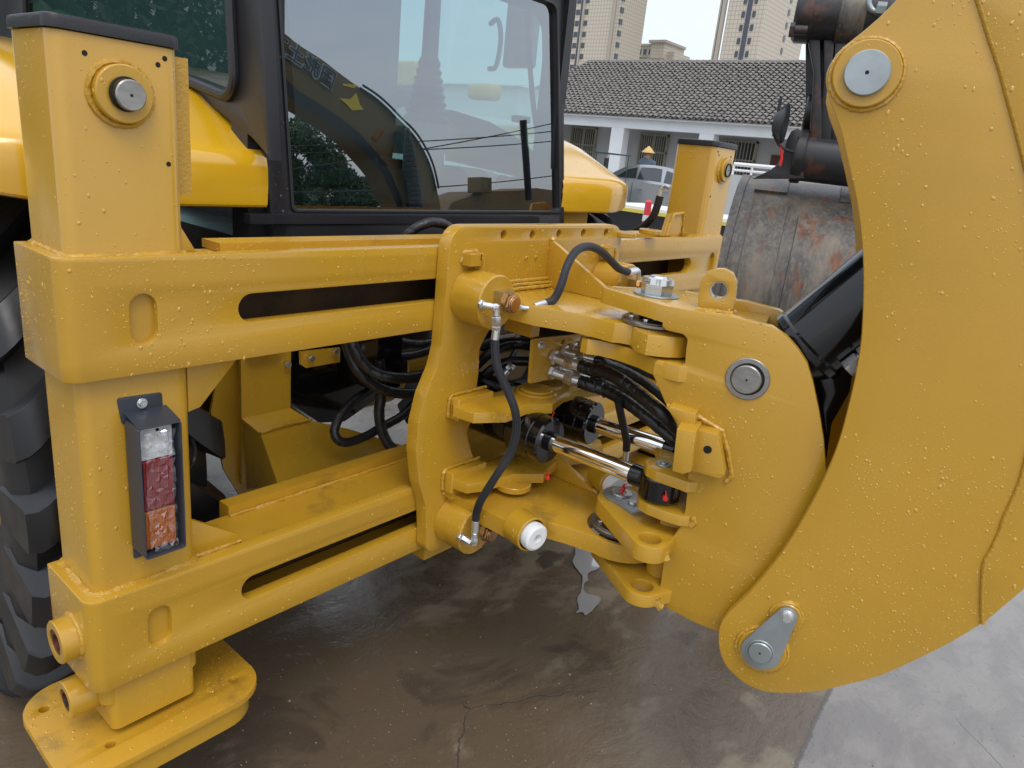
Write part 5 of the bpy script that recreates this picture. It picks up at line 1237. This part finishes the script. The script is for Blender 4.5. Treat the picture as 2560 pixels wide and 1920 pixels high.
uL0 = vp(1852, 440).dot(UV); uR0 = vp(2330, 500).dot(UV)
RB = .62*KB
def bpt(u, a, k=0):         # a: 0 at the crest, grows downwards on the camera side
    r = RB+k
    return nv*(DE+.42*KB-r*sin(a)) + UV*u + Vector((0, 0, zt-RB+r*cos(a)))
def strip(b, u0, u1, a0, a1, k0, k1, n=18):
    vs = []
    for i in range(n+1):
        a = a0+(a1-a0)*i/n
        vs += [bpt(u0, a, k0), bpt(u0+.003, a, k1), bpt(u1-.003, a, k1), bpt(u1, a, k0)]
    b.add(vs, [(4*i+j, 4*i+j+1, 4*i+5+j, 4*i+4+j) for i in range(n) for j in range(3)]+[(0, 3, 2, 1), (4*n, 4*n+1, 4*n+2, 4*n+3)], False)
bk = part('bucket', RST, EV, lambda b: strip(b, uL0, uR0, -.5, 2.2, -.02, 0, 40), sharp=30)
part('side_plate', RST, bk, lambda b: (b.add([bpt(uL0-.006, a, 0) for a in [-.5+i*.1125 for i in range(25)]]+[bpt(uL0-.006, 2.2, -.5), bpt(uL0-.006, -.5, -.5)], [tuple(range(27))]), strip(b, uL0-.03, uL0+.03, -.5, 2.2, 0, .012, 40)))
for x0, x1, a0, a1 in ((1872, 1962, .62, 1.9), (1992, 2150, .72, 1.9), (2190, 2300, .72, 1.9)):
    u0, u1 = vp(x0, 560).dot(UV), vp(x1, 560).dot(UV); part('wear_strip', RST, bk, lambda b: strip(b, u0, u1, a0, a1, 0, .014, 22))
for x0, x1, a0, a1 in ((1880, 1968, .12, .46), (2108, 2190, .2, .50)):
    u0, u1 = vp(x0, 480).dot(UV), vp(x1, 480).dot(UV); part('wear_pad', RST, bk, lambda b: strip(b, u0, u1, a0, a1, 0, .016, 8))
cpk = part('quick_coupler', QH, EV, lambda b: (b.cyl(vp(1996, 392, .25), vp(2300, 425, .25), .105*KB, 40, .006), b.cyl(vp(1985, 390, .25), vp(2012, 393, .25), .118*KB, 40, .01)))
part('coupler_ear', QH, cpk, lambda b: b.prism(PV.shift(.13), [(PV.to2(vp(*q, .13))) for q in ((1880, 447), (1925, 425), (1945, 410), (1957, 385), (1966, 350), (1978, 328), (1994, 320), (2006, 330), (2010, 447))], .05, (), .006))
part('upper_pin_tube', QH, cpk, lambda b: (b.cyl(vp(1996, 35, .2), vp(2300, 45, .2), .108*KB, 44, .012), b.cyl(vp(1990, 35, .2), vp(2040, 37, .2), .116*KB, 44, .02)))
part('rusty_sleeve', RST, cpk, lambda b: b.ring(vp(2097, 42, .2), vp(2162, 44, .2), .112*KB, .1, 40, .003))
for xs in ((2016, 2042, 2040, 2052), (2062, 2082, 2066, 2080), (2094, 2120, 2090, 2110)):
    part('coupler_strut', QH, cpk, lambda b: b.prism(PV.shift(.16), [PV.to2(vp(*q, .16)) for q in ((xs[0]-4, 60), (xs[1]+8, 60), (xs[3], 180), (xs[3]+6, 372), (xs[2]-18, 372), (xs[2]-6, 180))], .09, (), .008))
part('coupler_body', QH, cpk, lambda b: (b.prism(PV.shift(.30), [PV.to2(vp(*q, .30)) for q in ((2014, 60), (2240, 60), (2300, 430), (2014, 380))], .10, (), .006), b.cyl(vp(2012, 280, .35), vp(2040, 282, .35), .12, 30, .01)))
q = vp(1993, 75, .0); part('bolt', QH, cpk, lambda b: (b.cyl(q-UV*.035, q+UV*.06, .028, 16), b.hexn(q-UV*.045, q-UV*.015, .042)))
part('hose_fitting', ZPL, cpk, lambda b: (b.tube(crom([vp(2175, -10), vp(2172, 10), vp(2182, 26), vp(2200, 30)], 6), .018, 12), b.hexn(vp(2190, 22), vp(2215, 24), .04)))
lampm = part('work_lamp', RUB, EV, lambda b: (b.lathe(vp(1953, 308, .0), (UV*1.0+nv*-.10), [(-.05, .01), (-.045, .06), (0, .105), (.02, .125), (.03, .115), (.03, .01)], 32), b.obox(vp(1943, 292), UV*.008, nv*.03, Vector((0, 0, .12)))))
part('lamp_cable', RED, lampm, lambda b: b.tube(crom([vp(1938, 330), vp(1942, 345), vp(1952, 370), vp(1954, 395), vp(1950, 415)], 8), .009, 8))
part('lamp_lead', RUB, lampm, lambda b: b.tube(crom([vp(1933, 310), vp(1935, 335), vp(1948, 362), vp(1965, 374), vp(1985, 380)], 8), .010, 8))
part('arm', QH, EV, lambda b: (b.obox(vp(2200, -200, .5), UV*.3, nv*.25, Vector((0, 0, .6)))))

# ------------------------------------------------------------------ low building with tiled roof
XF = 26.0; XI = 28.4; PF = PLX(XF); PI_ = PLX(XI)
yL = PF.P(1262, 300).y; yR = -2.0
LB = thing('low_building', (27, (yL+yR)/2, 0), 'long white single-storey building with a grey tiled roof', 'building')
zE = PF.P(1411, 283).z; zBm = PF.P(1411, 310).z; XRD = 31.0; zR = PLX(XRD).P(1435, 156).z
part('eaves_beam', WHT, LB, lambda b: (b.box((XF, yR, zBm), (XF+.35, yL, zE-.06)), b.box((XF-.25, yR, zE-.07), (XF+.4, yL, zE-.0))))
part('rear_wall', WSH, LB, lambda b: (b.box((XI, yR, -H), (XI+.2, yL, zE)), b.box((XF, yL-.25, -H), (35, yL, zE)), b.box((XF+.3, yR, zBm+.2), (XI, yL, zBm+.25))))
cols = []
for x0, x1 in ((1521, 1552), (1741, 1776)):
    cols.append((PF.P(x0, 380).y, PF.P(x1, 380).y))
sp_ = abs(cols[1][0]-cols[0][0]); w_ = abs(cols[0][0]-cols[0][1])
for k in range(-3, 4):
    y = cols[0][0]-k*sp_
    if y > yL or y-w_ < yR: continue
    part('column', WHT, LB, lambda b: b.box((XF+.003, y-w_, -H), (XF+.45, y, zBm-.003)))
for x0, x1, yt, yb in ((1432, 1497, 316, 400), (1604, 1676, 333, 430), (1790, 1900, 347, 430)):
    a, c = PI_.P(x0, yt), PI_.P(x1, yt); z1 = a.z; z0 = -.95; y1, y0 = a.y, c.y
    wn_ = part('window', WFR, LB, lambda b: (b.box((XI-.10, y0, z0-.06), (XI-.01, y1, z0)), b.box((XI-.10, y0, z1-.07), (XI-.01, y1, z1)), b.box((XI-.10, y0, z0), (XI-.01, y0+.07, z1)), b.box((XI-.10, y1-.07, z0), (XI-.01, y1, z1)), b.box((XI-.10, y0, z0*.3+z1*.7-.03), (XI-.01, y1, z0*.3+z1*.7+.03)), b.box((XI-.08, (y0+y1)/2-.04, z0), (XI-.01, (y0+y1)/2+.04, z1))))
    part('pane', WGL, wn_, lambda b: b.box((XI-.04, y0+.07, z0), (XI-.015, y1-.07, z1-.07)))
    nb = 13
    for k in range(nb):
        yy = y0+(y1-y0)*(k+.5)/nb; part('bar', WFR, wn_, lambda b: b.box((XI-.16, yy-.014, z0), (XI-.14, yy+.014, z1)))
part('door', M('brown_door', (.12, .04, .03), .6), LB, lambda b: b.box((XI-.07, PI_.P(1952, 390).y, -H), (XI-.01, PI_.P(1930, 390).y, PI_.P(1940, 388).z)))
sl = (zR-zE)/(XRD-XF+.3)
yH = PLX(XRD).P(1470, 158).y
def roofp(b):
    b.add([(XF-.3, yR, zE-.02), (XF-.3, yL+.3, zE-.02), (XRD, yH, zR-.02), (XRD, yR, zR-.02)], [(0, 1, 2, 3)])
    b.add([(XF-.3, yL+.3, zE-.02), (36.0, yL+.3, zE-.02), (XRD, yH, zR-.02)], [(0, 1, 2)]); b.add([(36.0, yR, zE-.02), (36.0, yL+.3, zE-.02), (XRD, yH, zR-.02), (XRD, yR, zR-.02)], [(3, 2, 1, 0)])
roof = part('roof', TLG, LB, roofp)
part('ridge', TLG, roof, lambda b: [b.lathe((XRD, yH-.30*i-.3, zR+.02), (0, 1, 0), [(0, .10), (.30, .12)], 8) for i in range(int((yH-yR)/.3))]+[b.tube([(XF-.3, yL+.3, zE), (XRD, yH, zR)], .1, 8)])['kind'] = 'stuff'
NR = 23; slen = sqrt((XRD-XF+.3)**2+(zR-zE)**2); th = slen/NR; tw = .24
sx_, sz_ = (XRD-XF+.3)/slen, (zR-zE)/slen
def tile_geo():
    vs = []; K = 6
    for k in range(K+1):
        a = pi*k/K; r = tw*.40
        for t, lift, sc in ((-.02, .045, 1.05), (th+.01, .0, .9)): vs.append((sx_*t-sz_*(lift+r*sin(a)*.75*sc), r*cos(a)*sc, sz_*t+sx_*(lift+r*sin(a)*.75*sc)))
    return vs, [(2*k, 2*k+2, 2*k+3, 2*k+1) for k in range(K)]
tv, tf = tile_geo()
tme = bpy.data.meshes.new('roof_tile'); tme.from_pydata(tv, [], tf); tme.materials.append(TLG)
for p_ in tme.polygons: p_.use_smooth = True
spots = []
rt = random.Random(3)
for r_ in range(NR):
    for c_ in range(int((yL-yR)/tw)):
        y = yR+tw*(c_+.5); x = XF-.3+sx_*th*r_; z = zE+sz_*th*r_
        if y > yL+.3-(yL+.3-yH)*(r_+.6)/NR: continue
        spots.append((x, y, z))
vis = [s for s in spots if 6.0 < s[1] < 15]
vis.sort(key=lambda s: s[0]+.45*abs(s[1]-9)); ind = set(vis[:290])
bst = MB()
og = ORG[LB.name]
for s in spots:
    j = (rt.uniform(-.012, .012), rt.uniform(-.015, .015), rt.uniform(-.006, .012))
    if s in ind:
        o = bpy.data.objects.new('roof_tile', tme); COL.objects.link(o); o.parent = roof; o.location = Vector((s[0]+j[0], s[1]+j[1], s[2]+j[2]+H))-og; o.rotation_euler = (0, 0, rt.uniform(-.02, .02))
    elif s[1] > 0: bst.add([(a+s[0]+j[0], c+s[1]+j[1], e+s[2]+j[2]) for a, c, e in tv], tf, True)
rst = bst.build('roof_tiles', TLG, roof, weldv=False); rst['kind'] = 'stuff'

# ------------------------------------------------------------------ towers
def facade(name, base, gs):
    m = bpy.data.materials.new(name); m.use_nodes = True; t = m.node_tree; N = t.nodes; Lk = t.links.new; p = N['Principled BSDF']
    g = N.new('ShaderNodeNewGeometry'); sp_ = N.new('ShaderNodeSeparateXYZ'); Lk(g.outputs['Position'], sp_.inputs[0])
    ad = N.new('ShaderNodeMath'); ad.operation = 'ADD'; Lk(sp_.outputs[0], ad.inputs[0]); Lk(sp_.outputs[1], ad.inputs[1])
    def line(x, w):
        a = N.new('ShaderNodeMath'); a.operation = 'MULTIPLY'; a.inputs[1].default_value = 1/gs; Lk(x, a.inputs[0])
        f = N.new('ShaderNodeMath'); f.operation = 'FRACT'; Lk(a.outputs[0], f.inputs[0])
        c = N.new('ShaderNodeMath'); c.operation = 'LESS_THAN'; c.inputs[1].default_value = w; Lk(f.outputs[0], c.inputs[0]); return c.outputs[0]
    mx = N.new('ShaderNodeMath'); mx.operation = 'MAXIMUM'; Lk(line(ad.outputs[0], .2), mx.inputs[0]); Lk(line(sp_.outputs[2], .2), mx.inputs[1])
    mm = N.new('ShaderNodeMix'); mm.data_type = 'RGBA'; Lk(mx.outputs[0], mm.inputs['Factor']); mm.inputs['A'].default_value = (*base, 1); mm.inputs['B'].default_value = (*[c*.72 for c in base], 1)
    Lk(mm.outputs['Result'], p.inputs['Base Color']); p.inputs['Roughness'].default_value = .7
    return m
FAC = facade('tower_cladding', (.56, .50, .41), 1.0)
TRM = M('tower_trim', (.40, .36, .30), .8); TGL = M('tower_window', (.06, .07, .09), .2)
def tower(label, X, pxl, pxc, pxr, top, winx, winy, strips, group='residential towers'):
    py = 140; pl = PLX(X); y1 = pl.P(pxl, py).y; yc = pl.P(pxc, py).y; r = ray(pxr, py); xr = r.x/r.y*yc
    t = thing('tower', (X, yc, 0), label, 'tower', group)
    part('wall', FAC, t, lambda b: b.box((X, yc, -H), (xr, y1, top)))
    z0 = pl.P(pxc, 175).z-4
    nf = int((top-z0)/3.0)
    wme = None
    for a0, a1 in winx:
        ya, yb_ = pl.P(a0, 20).y, pl.P(a1, 20).y
        for k in range(min(nf, 22)):
            z = z0+3.0*k
            wo = part('window', TGL, t, lambda b: b.box((X-.12, min(ya, yb_), z+.9), (X+.3, max(ya, yb_), z+2.3)))
    for a0, a1 in winy:
        xa, xb = [ray(a, 20).x/ray(a, 20).y*yc for a in (a0, a1)]
        for k in range(min(nf, 22)):
            z = z0+3.0*k
            part('window', TGL, t, lambda b: b.box((min(xa, xb), yc-.12, z+.9), (max(xa, xb), yc+.3, z+2.3)))
    for a0, a1, onx, mt, pr in strips:
        if onx:
            ya, yb_ = pl.P(a0, 20).y, pl.P(a1, 20).y; part('shaft' if mt is TGL else 'pilaster', mt, t, lambda b: b.box((X-pr, min(ya, yb_), -H), (X+.5, max(ya, yb_), top+.5)))
        else:
            xa, xb = [ray(a, 20).x/ray(a, 20).y*yc for a in (a0, a1)]; part('shaft' if mt is TGL else 'pilaster', mt, t, lambda b: b.box((min(xa, xb), yc-pr, -H), (max(xa, xb), yc+.5, top+.5)))
    return t
tower('left tall pale residential tower beside the cab, cut by the top of the photo', 190, 1395, 1541, 1599, 110, [(1442, 1451), (1464, 1472)], [(1553, 1560)], [(1453, 1458, 1, TGL, .2), (1534, 1541, 1, TRM, .5), (1459, 1463, 1, TRM, .4)])
tower('right tall pale residential tower with a dark recess down its front', 185, 1800, 1893, 1999, 110, [(1857, 1865), (1884, 1892)], [(1972, 1977)], [(1869, 1880, 1, TGL, .25), (1807, 1815, 1, TRM, .5), (1800, 1804, 1, TRM, .3)])
def small_block():
    X = 230; pl = PLX(X); ys = [pl.P(x, 140).y for x in (1586, 1640, 1664, 1681)]; ztop = [pl.P(x, y).z for x, y in ((1620, 109), (1655, 109), (1672, 128))]
    t = thing('apartment_block', (X, ys[1], 0), 'small distant apartment block with cornices between the two towers', 'building')
    part('wall', FAC, t, lambda b: b.box((X, ys[1], -H), (X+12, ys[0], ztop[0]-.8)))
    part('wall', FAC, t, lambda b: b.box((X-1.5, ys[2], -H), (X+12, ys[1]+1.5, ztop[1])))
    part('wall', FAC, t, lambda b: b.box((X+1, ys[3], -H), (X+12, ys[2], ztop[2])))
    part('cornice', TRM, t, lambda b: (b.box((X-2.3, ys[2]-.6, ztop[1]), (X+12, ys[1]+2.2, ztop[1]+.8)), b.box((X-.6, ys[1], ztop[0]-.8), (X+12, ys[0]+.4, ztop[0]-.1)), b.box((X-.6, ys[1], ztop[0]-4.3), (X+.2, ys[0]+.4, ztop[0]-3.9)), b.box((X-2.3, ys[2]-.6, ztop[1]-5), (X, ys[1]+2.2, ztop[1]-4.6))))
    for f in range(3):
        for k in range(3):
            y = ys[1]+1.8+(ys[0]-ys[1]-3)*k/2.6; z = ztop[0]-3.4-3.3*f; part('window', TGL, t, lambda b: b.box((X-.15, y, z), (X+.2, y+1.2, z+1.6)))
small_block()

# ------------------------------------------------------------------ things in the yard beyond
def car():
    XC = 19.0; pl = PLX(XC); yr = pl.P(1476, 440).y
    t = thing('silver_car', (XC+.85, yr-2.2, 0), 'silver saloon car parked behind the right stabiliser post', 'car')
    # side profile (distance from the tail, height above ground)
    body = [(0, .45), (.02, .95), (.30, 1.02), (.62, 1.04), (3.3, .93), (4.2, .78), (4.5, .62), (4.52, .32), (4.1, .24), (.35, .24)]
    roof = [(.55, 1.03), (1.05, 1.33), (1.55, 1.445), (2.2, 1.46), (2.8, 1.36), (3.42, .95)]
    W = 1.75
    def sec(b, pts, x0, x1, inset, top):
        n = len(pts); vs = []
        for s, X in ((0, x0), (1, x1)):
            for d, z in pts: vs.append((X+(inset if s == 0 else -inset)*max(0, (z-1.0)/.45), yr-d, z*1.06-H))
        b.add(vs, [tuple(range(n)), tuple(range(2*n-1, n-1, -1))]+[(i, i+n, (i+1) % n+n, (i+1) % n) for i in range(n)])
    def f(b): sec(b, sm2(body, 3), XC, XC+W, 0, 0)
    bd = part('body', CARP, t, f, sharp=30)
    part('roof', CARP, t, lambda b: sec(b, sm2(roof+[(3.3, .93), (.62, .93)], 4), XC+.03, XC+W-.03, .18, 1), sharp=30)
    def win(a): return lambda b: b.add([(XC+.022+.18*max(0, (z-1.0)/.45), yr-d, z*1.06-H) for d, z in a], [tuple(range(len(a)))])
    part('side_window', CARG, t, win([(.86, 1.06), (1.22, 1.30), (1.50, 1.37), (1.56, 1.08)])); part('side_window', CARG, t, win([(1.60, 1.07), (1.62, 1.38), (2.05, 1.40), (2.30, 1.385), (2.38, 1.06)])); part('side_window', CARG, t, win([(2.48, 1.05), (2.46, 1.36), (2.72, 1.31), (3.22, 1.01)]))
    for d in (.85, 3.65):
        w = part('wheel', TYR, t, lambda b: b.lathe((XC-.01, yr-d, .32-H), (1, 0, 0), [(0, .1), (.0, .29), (.03, .32), (.2, .32)], 28)); part('rim', STL, w, lambda b: b.lathe((XC-.02, yr-d, .32-H), (1, 0, 0), [(0, .03), (.005, .2), (.03, .21)], 20))
    for dq in (2.43, 1.50): part('door_seam', DRK, t, lambda b: b.box((XC-.003, yr-dq, .35-H), (XC+.01, yr-dq+.015, 1.02-H)))
    for d in (1.75, 2.6): part('door_handle', CARP, t, lambda b: b.box((XC-.03, yr-d-.1, .86-H), (XC+.01, yr-d+.1, .895-H)))
car()
sk = PLX(7.6); a = sk.P(1500, 505); c = sk.P(1700, 520)
st_ = thing('low_platform', (8, (a.y+c.y)/2, 0), 'low black-sided platform with a pale yellow-edged top in front of the silver car', 'platform')
zt_ = sk.P(1600, 522).z
part('side', BM, st_, lambda b: b.box((7.6, c.y-1.5, -H+.1), (7.7, a.y, zt_-.05)))
part('top', WPT, st_, lambda b: b.box((7.58, c.y-1.5, zt_-.01), (8.6, a.y, zt_+.02)))
part('edge_trim', M('yellow_trim', (.75, .62, .10), .5), st_, lambda b: b.box((7.56, c.y-1.5, zt_-.048), (7.597, a.y, zt_-.012)))
q = PLX(5.6).P(1622, 505)
po = thing('marker_post', (q.x, q.y, 0), 'thin red marker post with white reflective bands', 'post')
part('post', PINK, po, lambda b: b.lathe((q.x, q.y, -H), (0, 0, 1), [(0, .06), (.02, .045), (q.z+H, .028), (q.z+H+.02, .01)], 18))
for k in range(4): part('band', WPT, po, lambda b: b.lathe((q.x, q.y, q.z-.16-.17*k), (0, 0, 1), [(0, .034+.003*k), (.05, .0335+.003*k)], 18))
# person in the conical hat
hp0 = PLX(21.5).P(1623, 365)
pr = thing('person', (21.5, hp0.y, 0), 'person in a conical straw hat and blue-grey jacket behind the silver car', 'person')
def person():
    me = bpy.data.meshes.new('body'); o = bpy.data.objects.new('body', me)
    top = hp0.z+H-.1
    vs = [(0, 0, .92), (0, 0, 1.15), (0, 0, 1.38), (0, 0, 1.48), (0, .0, 1.60), (0, .19, 1.36), (-.05, .26, 1.10), (-.18, .22, .92), (0, -.19, 1.36), (-.05, -.26, 1.10), (-.18, -.22, .92), (0, .10, .86), (0, .11, .48), (0, .11, .08), (-.12, .11, .04), (0, -.10, .86), (0, -.11, .48), (0, -.11, .08), (-.12, -.11, .04)]
    ed = [(0, 1), (1, 2), (2, 3), (3, 4), (2, 5), (5, 6), (6, 7), (2, 8), (8, 9), (9, 10), (0, 11), (11, 12), (12, 13), (13, 14), (0, 15), (15, 16), (16, 17), (17, 18)]
    me.from_pydata(vs, ed, []); COL.objects.link(o)
    m = o.modifiers.new('s', 'SKIN'); rad = [.15, .15, .15, .055, .10, .06, .045, .035, .06, .045, .035, .085, .06, .045, .04, .085, .06, .045, .04]
    for i, r in enumerate(rad): me.skin_vertices[0].data[i].radius = (r, r)
    me.skin_vertices[0].data[0].use_root = True
    o.modifiers.new('u', 'SUBSURF').levels = 1
    bpy.context.view_layer.update(); m2 = bpy.data.meshes.new_from_object(o.evaluated_get(bpy.context.evaluated_depsgraph_get())); bpy.data.objects.remove(o)
    s = top/1.68; m2.transform(Matrix.Translation((21.5, hp0.y, -H)) @ Matrix.Scale(s, 4)); m2.materials.clear(); m2.materials.append(CLOTH); m2.materials.append(SKIN)
    for p in m2.polygons:
        p.use_smooth = True
        if p.center.z+H > 1.46*s: p.material_index = 1
    link('body', m2, pr)
person()
part('hat', STRAW, pr, lambda b: b.lathe((hp0.x, hp0.y, hp0.z-.21), (0, 0, 1), [(0, .21), (.02, .205), (.12, .11), (.20, .02), (.21, .004)], 28))
# cart with green canopy
a = PLX(18).P(1478, 388); c = PLX(18).P(1527, 385)
ct = thing('cargo_tricycle', (18.5, (a.y+c.y)/2, 0), 'cart with a dark green canopy on a thin frame beside the white column', 'cart')
part('canopy', GRN, ct, lambda b: b.box((17.9, c.y, c.z-.0), (19.1, a.y+.6, c.z+.03)))
for yy in (c.y+.02, a.y+.5):
    for xx in (17.95, 19.0): part('canopy_post', GRN, ct, lambda b: b.cyl((xx, yy, -H+.4), (xx, yy, c.z), .012, 8))
part('cargo_bed', GRN, ct, lambda b: b.box((17.95, c.y, -H+.35), (19.05, a.y+.5, -H+.8)))
part('fuel_tank', BM, ct, lambda b: b.cyl((17.9, c.y+.05, c.z-.5), (17.9, c.y+.05, c.z-.12), .07, 14))
for yy in (c.y+.3, a.y+.3): part('wheel', TYR, ct, lambda b: b.lathe((17.9, yy, -H+.26), (1, 0, 0), [(0, .03), (0, .22), (.03, .26), (.07, .26), (.1, .22)], 20))
# white railing and wall
a = PLX(11.5).P(1836, 410); c = PLX(11.5).P(2080, 440)
rl = thing('railing', (11.5, (a.y+c.y)/2, 0), 'white metal railing above a pale low wall beside the excavator bucket', 'railing')
part('rail', WPT, rl, lambda b: b.tube([(11.5, a.y, a.z), (11.5, c.y-.5, a.z)], .03, 8)); part('rail', WPT, rl, lambda b: b.tube([(11.5, a.y, a.z-.09), (11.5, c.y-.5, a.z-.09)], .02, 8))
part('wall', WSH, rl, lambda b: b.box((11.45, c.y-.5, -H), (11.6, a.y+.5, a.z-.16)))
for k in range(6): yy = a.y+(c.y-a.y)*k/5; part('post', WPT, rl, lambda b: b.cyl((11.5, yy, a.z-.2), (11.5, yy, a.z), .02, 8))
# yellow machine seen through the cab glass
pw = PLX(6.5); a = pw.P(930, 150); c = pw.P(1035, 218)
ym = thing('wheel_loader', (7.2, (a.y+c.y)/2, 0), 'yellow machine hood lettered GST seen through the cab windows', 'loader')
part('hood', BEIG, ym, lambda b: rbox(b, (6.5, c.y, c.z), (6.9, a.y, a.z), .05)); part('base', BM, ym, lambda b: rbox(b, (6.45, c.y-.1, c.z-.8), (6.95, a.y+.1, c.z-.005), .05))
put_text('GST', 'lettering', ym, pw.P(940, 205)-Vector((.03, 0, 0)), (0, -1, 0), (0, 0, 1), abs(pw.P(940, 205).z-pw.P(940, 180).z)*1.5, DECAL)
a = pw.P(1165, 205); c = pw.P(1228, 250); part('tank', BEIG, ym, lambda b: rbox(b, (6.5, c.y, c.z), (6.7, a.y, a.z), .08))
for yy in (c.y+.3, a.y+2.0): part('wheel', TYR, ym, lambda b: b.lathe((6.45, yy, -H+.6), (1, 0, 0), [(0, .1), (0, .5), (.05, .6), (.4, .6)], 28))
sw = PLX(16); a = sw.P(1180, 150); c = sw.P(1300, 215)
sh = thing('shed', (17, a.y, 0), 'pale metal shed seen through the side window of the cab', 'shed')
part('wall', WHT, sh, lambda b: b.box((16, c.y, -H), (18, a.y+6, c.z)))
part('roof', M('teal_roof', (.45, .62, .60), .5), sh, lambda b: b.add([(15.8, c.y-.2, c.z), (15.8, a.y+6.2, c.z), (18.5, a.y+6.2, c.z+.3), (18.5, c.y-.2, c.z+.3)], [(0, 1, 2, 3)]))
# pale house mirrored in the left side window
hs = thing('house', (-15, 36, 0), 'pale house beyond the trees mirrored in the left side window', 'house')
part('wall', WHT, hs, lambda b: b.box((-24, 36, -H), (-8, 44, 9)))
for k in range(5):
    for f in range(2): part('window', WGL, hs, lambda b: b.box((-23+3*k, 35.95, .2+3*f), (-21.6+3*k, 36.05, 1.8+3*f)))
part('roof', TLG, hs, lambda b: b.box((-24.5, 35.5, 9), (-7.5, 44.5, 9.3)))

# ------------------------------------------------------------------ rain beads
def beads():
    rnd = random.Random(5)
    unit = {}
    def cap(seg, rg):
        vs = [(0, 0, 1)]; 
        for k in range(1, rg+1):
            t = k/rg*pi/2
            for i in range(seg): a = 2*pi*i/seg; vs.append((sin(t)*cos(a), sin(t)*sin(a), cos(t)))
        fs = [(0, 1+i, 1+(i+1) % seg) for i in range(seg)]
        for k in range(rg-1):
            for i in range(seg): fs.append((1+k*seg+i, 1+(k+1)*seg+i, 1+(k+1)*seg+(i+1) % seg, 1+k*seg+(i+1) % seg))
        return vs, fs
    big, small = cap(8, 3), cap(6, 2)
    groups = {}
    for o, dens, mat, up in DROPS:
        me = o.data; root = o
        while root.parent: root = root.parent
        tris = []; me.calc_loop_triangles(); tot = 0
        cw = Vector((0, 0, H))-ORG[root.name]
        for t in me.loop_triangles:
            n = t.normal; a, b_, c = [me.vertices[i].co for i in t.vertices]
            ctr = (a+b_+c)/3
            if n.dot((cw-ctr).normalized()) < .05 or n.z < -.25: continue
            if t.area < 1e-7: continue
            tris.append((t.area, a, b_, c, n)); tot += t.area
        if not tris: continue
        N_ = int(tot*dens*3.2); cum = []; s = 0
        for t in tris: s += t[0]; cum.append(s)
        import bisect
        V, F, S = [], [], []
        tries = 0; made = 0
        while made < N_ and tries < N_*4:
            tries += 1
            t = tris[bisect.bisect_left(cum, rnd.random()*s)]; u, v = rnd.random(), rnd.random()
            if u+v > 1: u, v = 1-u, 1-v
            p = t[1]+(t[2]-t[1])*u+(t[3]-t[1])*v; n = t[4]
            cl = noise.noise(p*5.5)+.5*noise.noise(p*19+Vector((9, 2, 4)))
            if rnd.random() > .5+1.3*cl: continue
            made += 1
            r = .00048*math.exp(rnd.gauss(.10, .62)); r = min(r, .0028)
            vs, fs = big if r > .0011 else small
            w = n.orthogonal().normalized(); q = n.cross(w)
            if abs(n.z) < .7: dn = Vector((0, 0, -1)); dn = (dn-n*dn.dot(n)).normalized(); w = dn; q = n.cross(w)
            st = 1+rnd.random()*(.8 if r > .0012 else .2) if abs(n.z) < .7 else 1+rnd.random()*.5
            base_ = len(V); hgt = .42 if abs(n.z) < .7 else .34
            for x, y, z in vs: V.append(p+w*(x*r*st)+q*(y*r)+n*(z*r*hgt))
            F += [[i+base_ for i in f] for f in fs]
        nm = bpy.data.meshes.new('water_droplets'); nm.from_pydata([tuple(v) for v in V], [], F); nm.materials.append(mat)
        nm.polygons.foreach_set('use_smooth', [True]*len(nm.polygons))
        d = bpy.data.objects.new('water_droplets', nm); COL.objects.link(d); d['kind'] = 'stuff'
        if o.parent is not None and o.parent.parent is not None: d.parent = o.parent; d.matrix_local = o.matrix_local
        else: d.parent = o if o.parent is not None else o
beads()
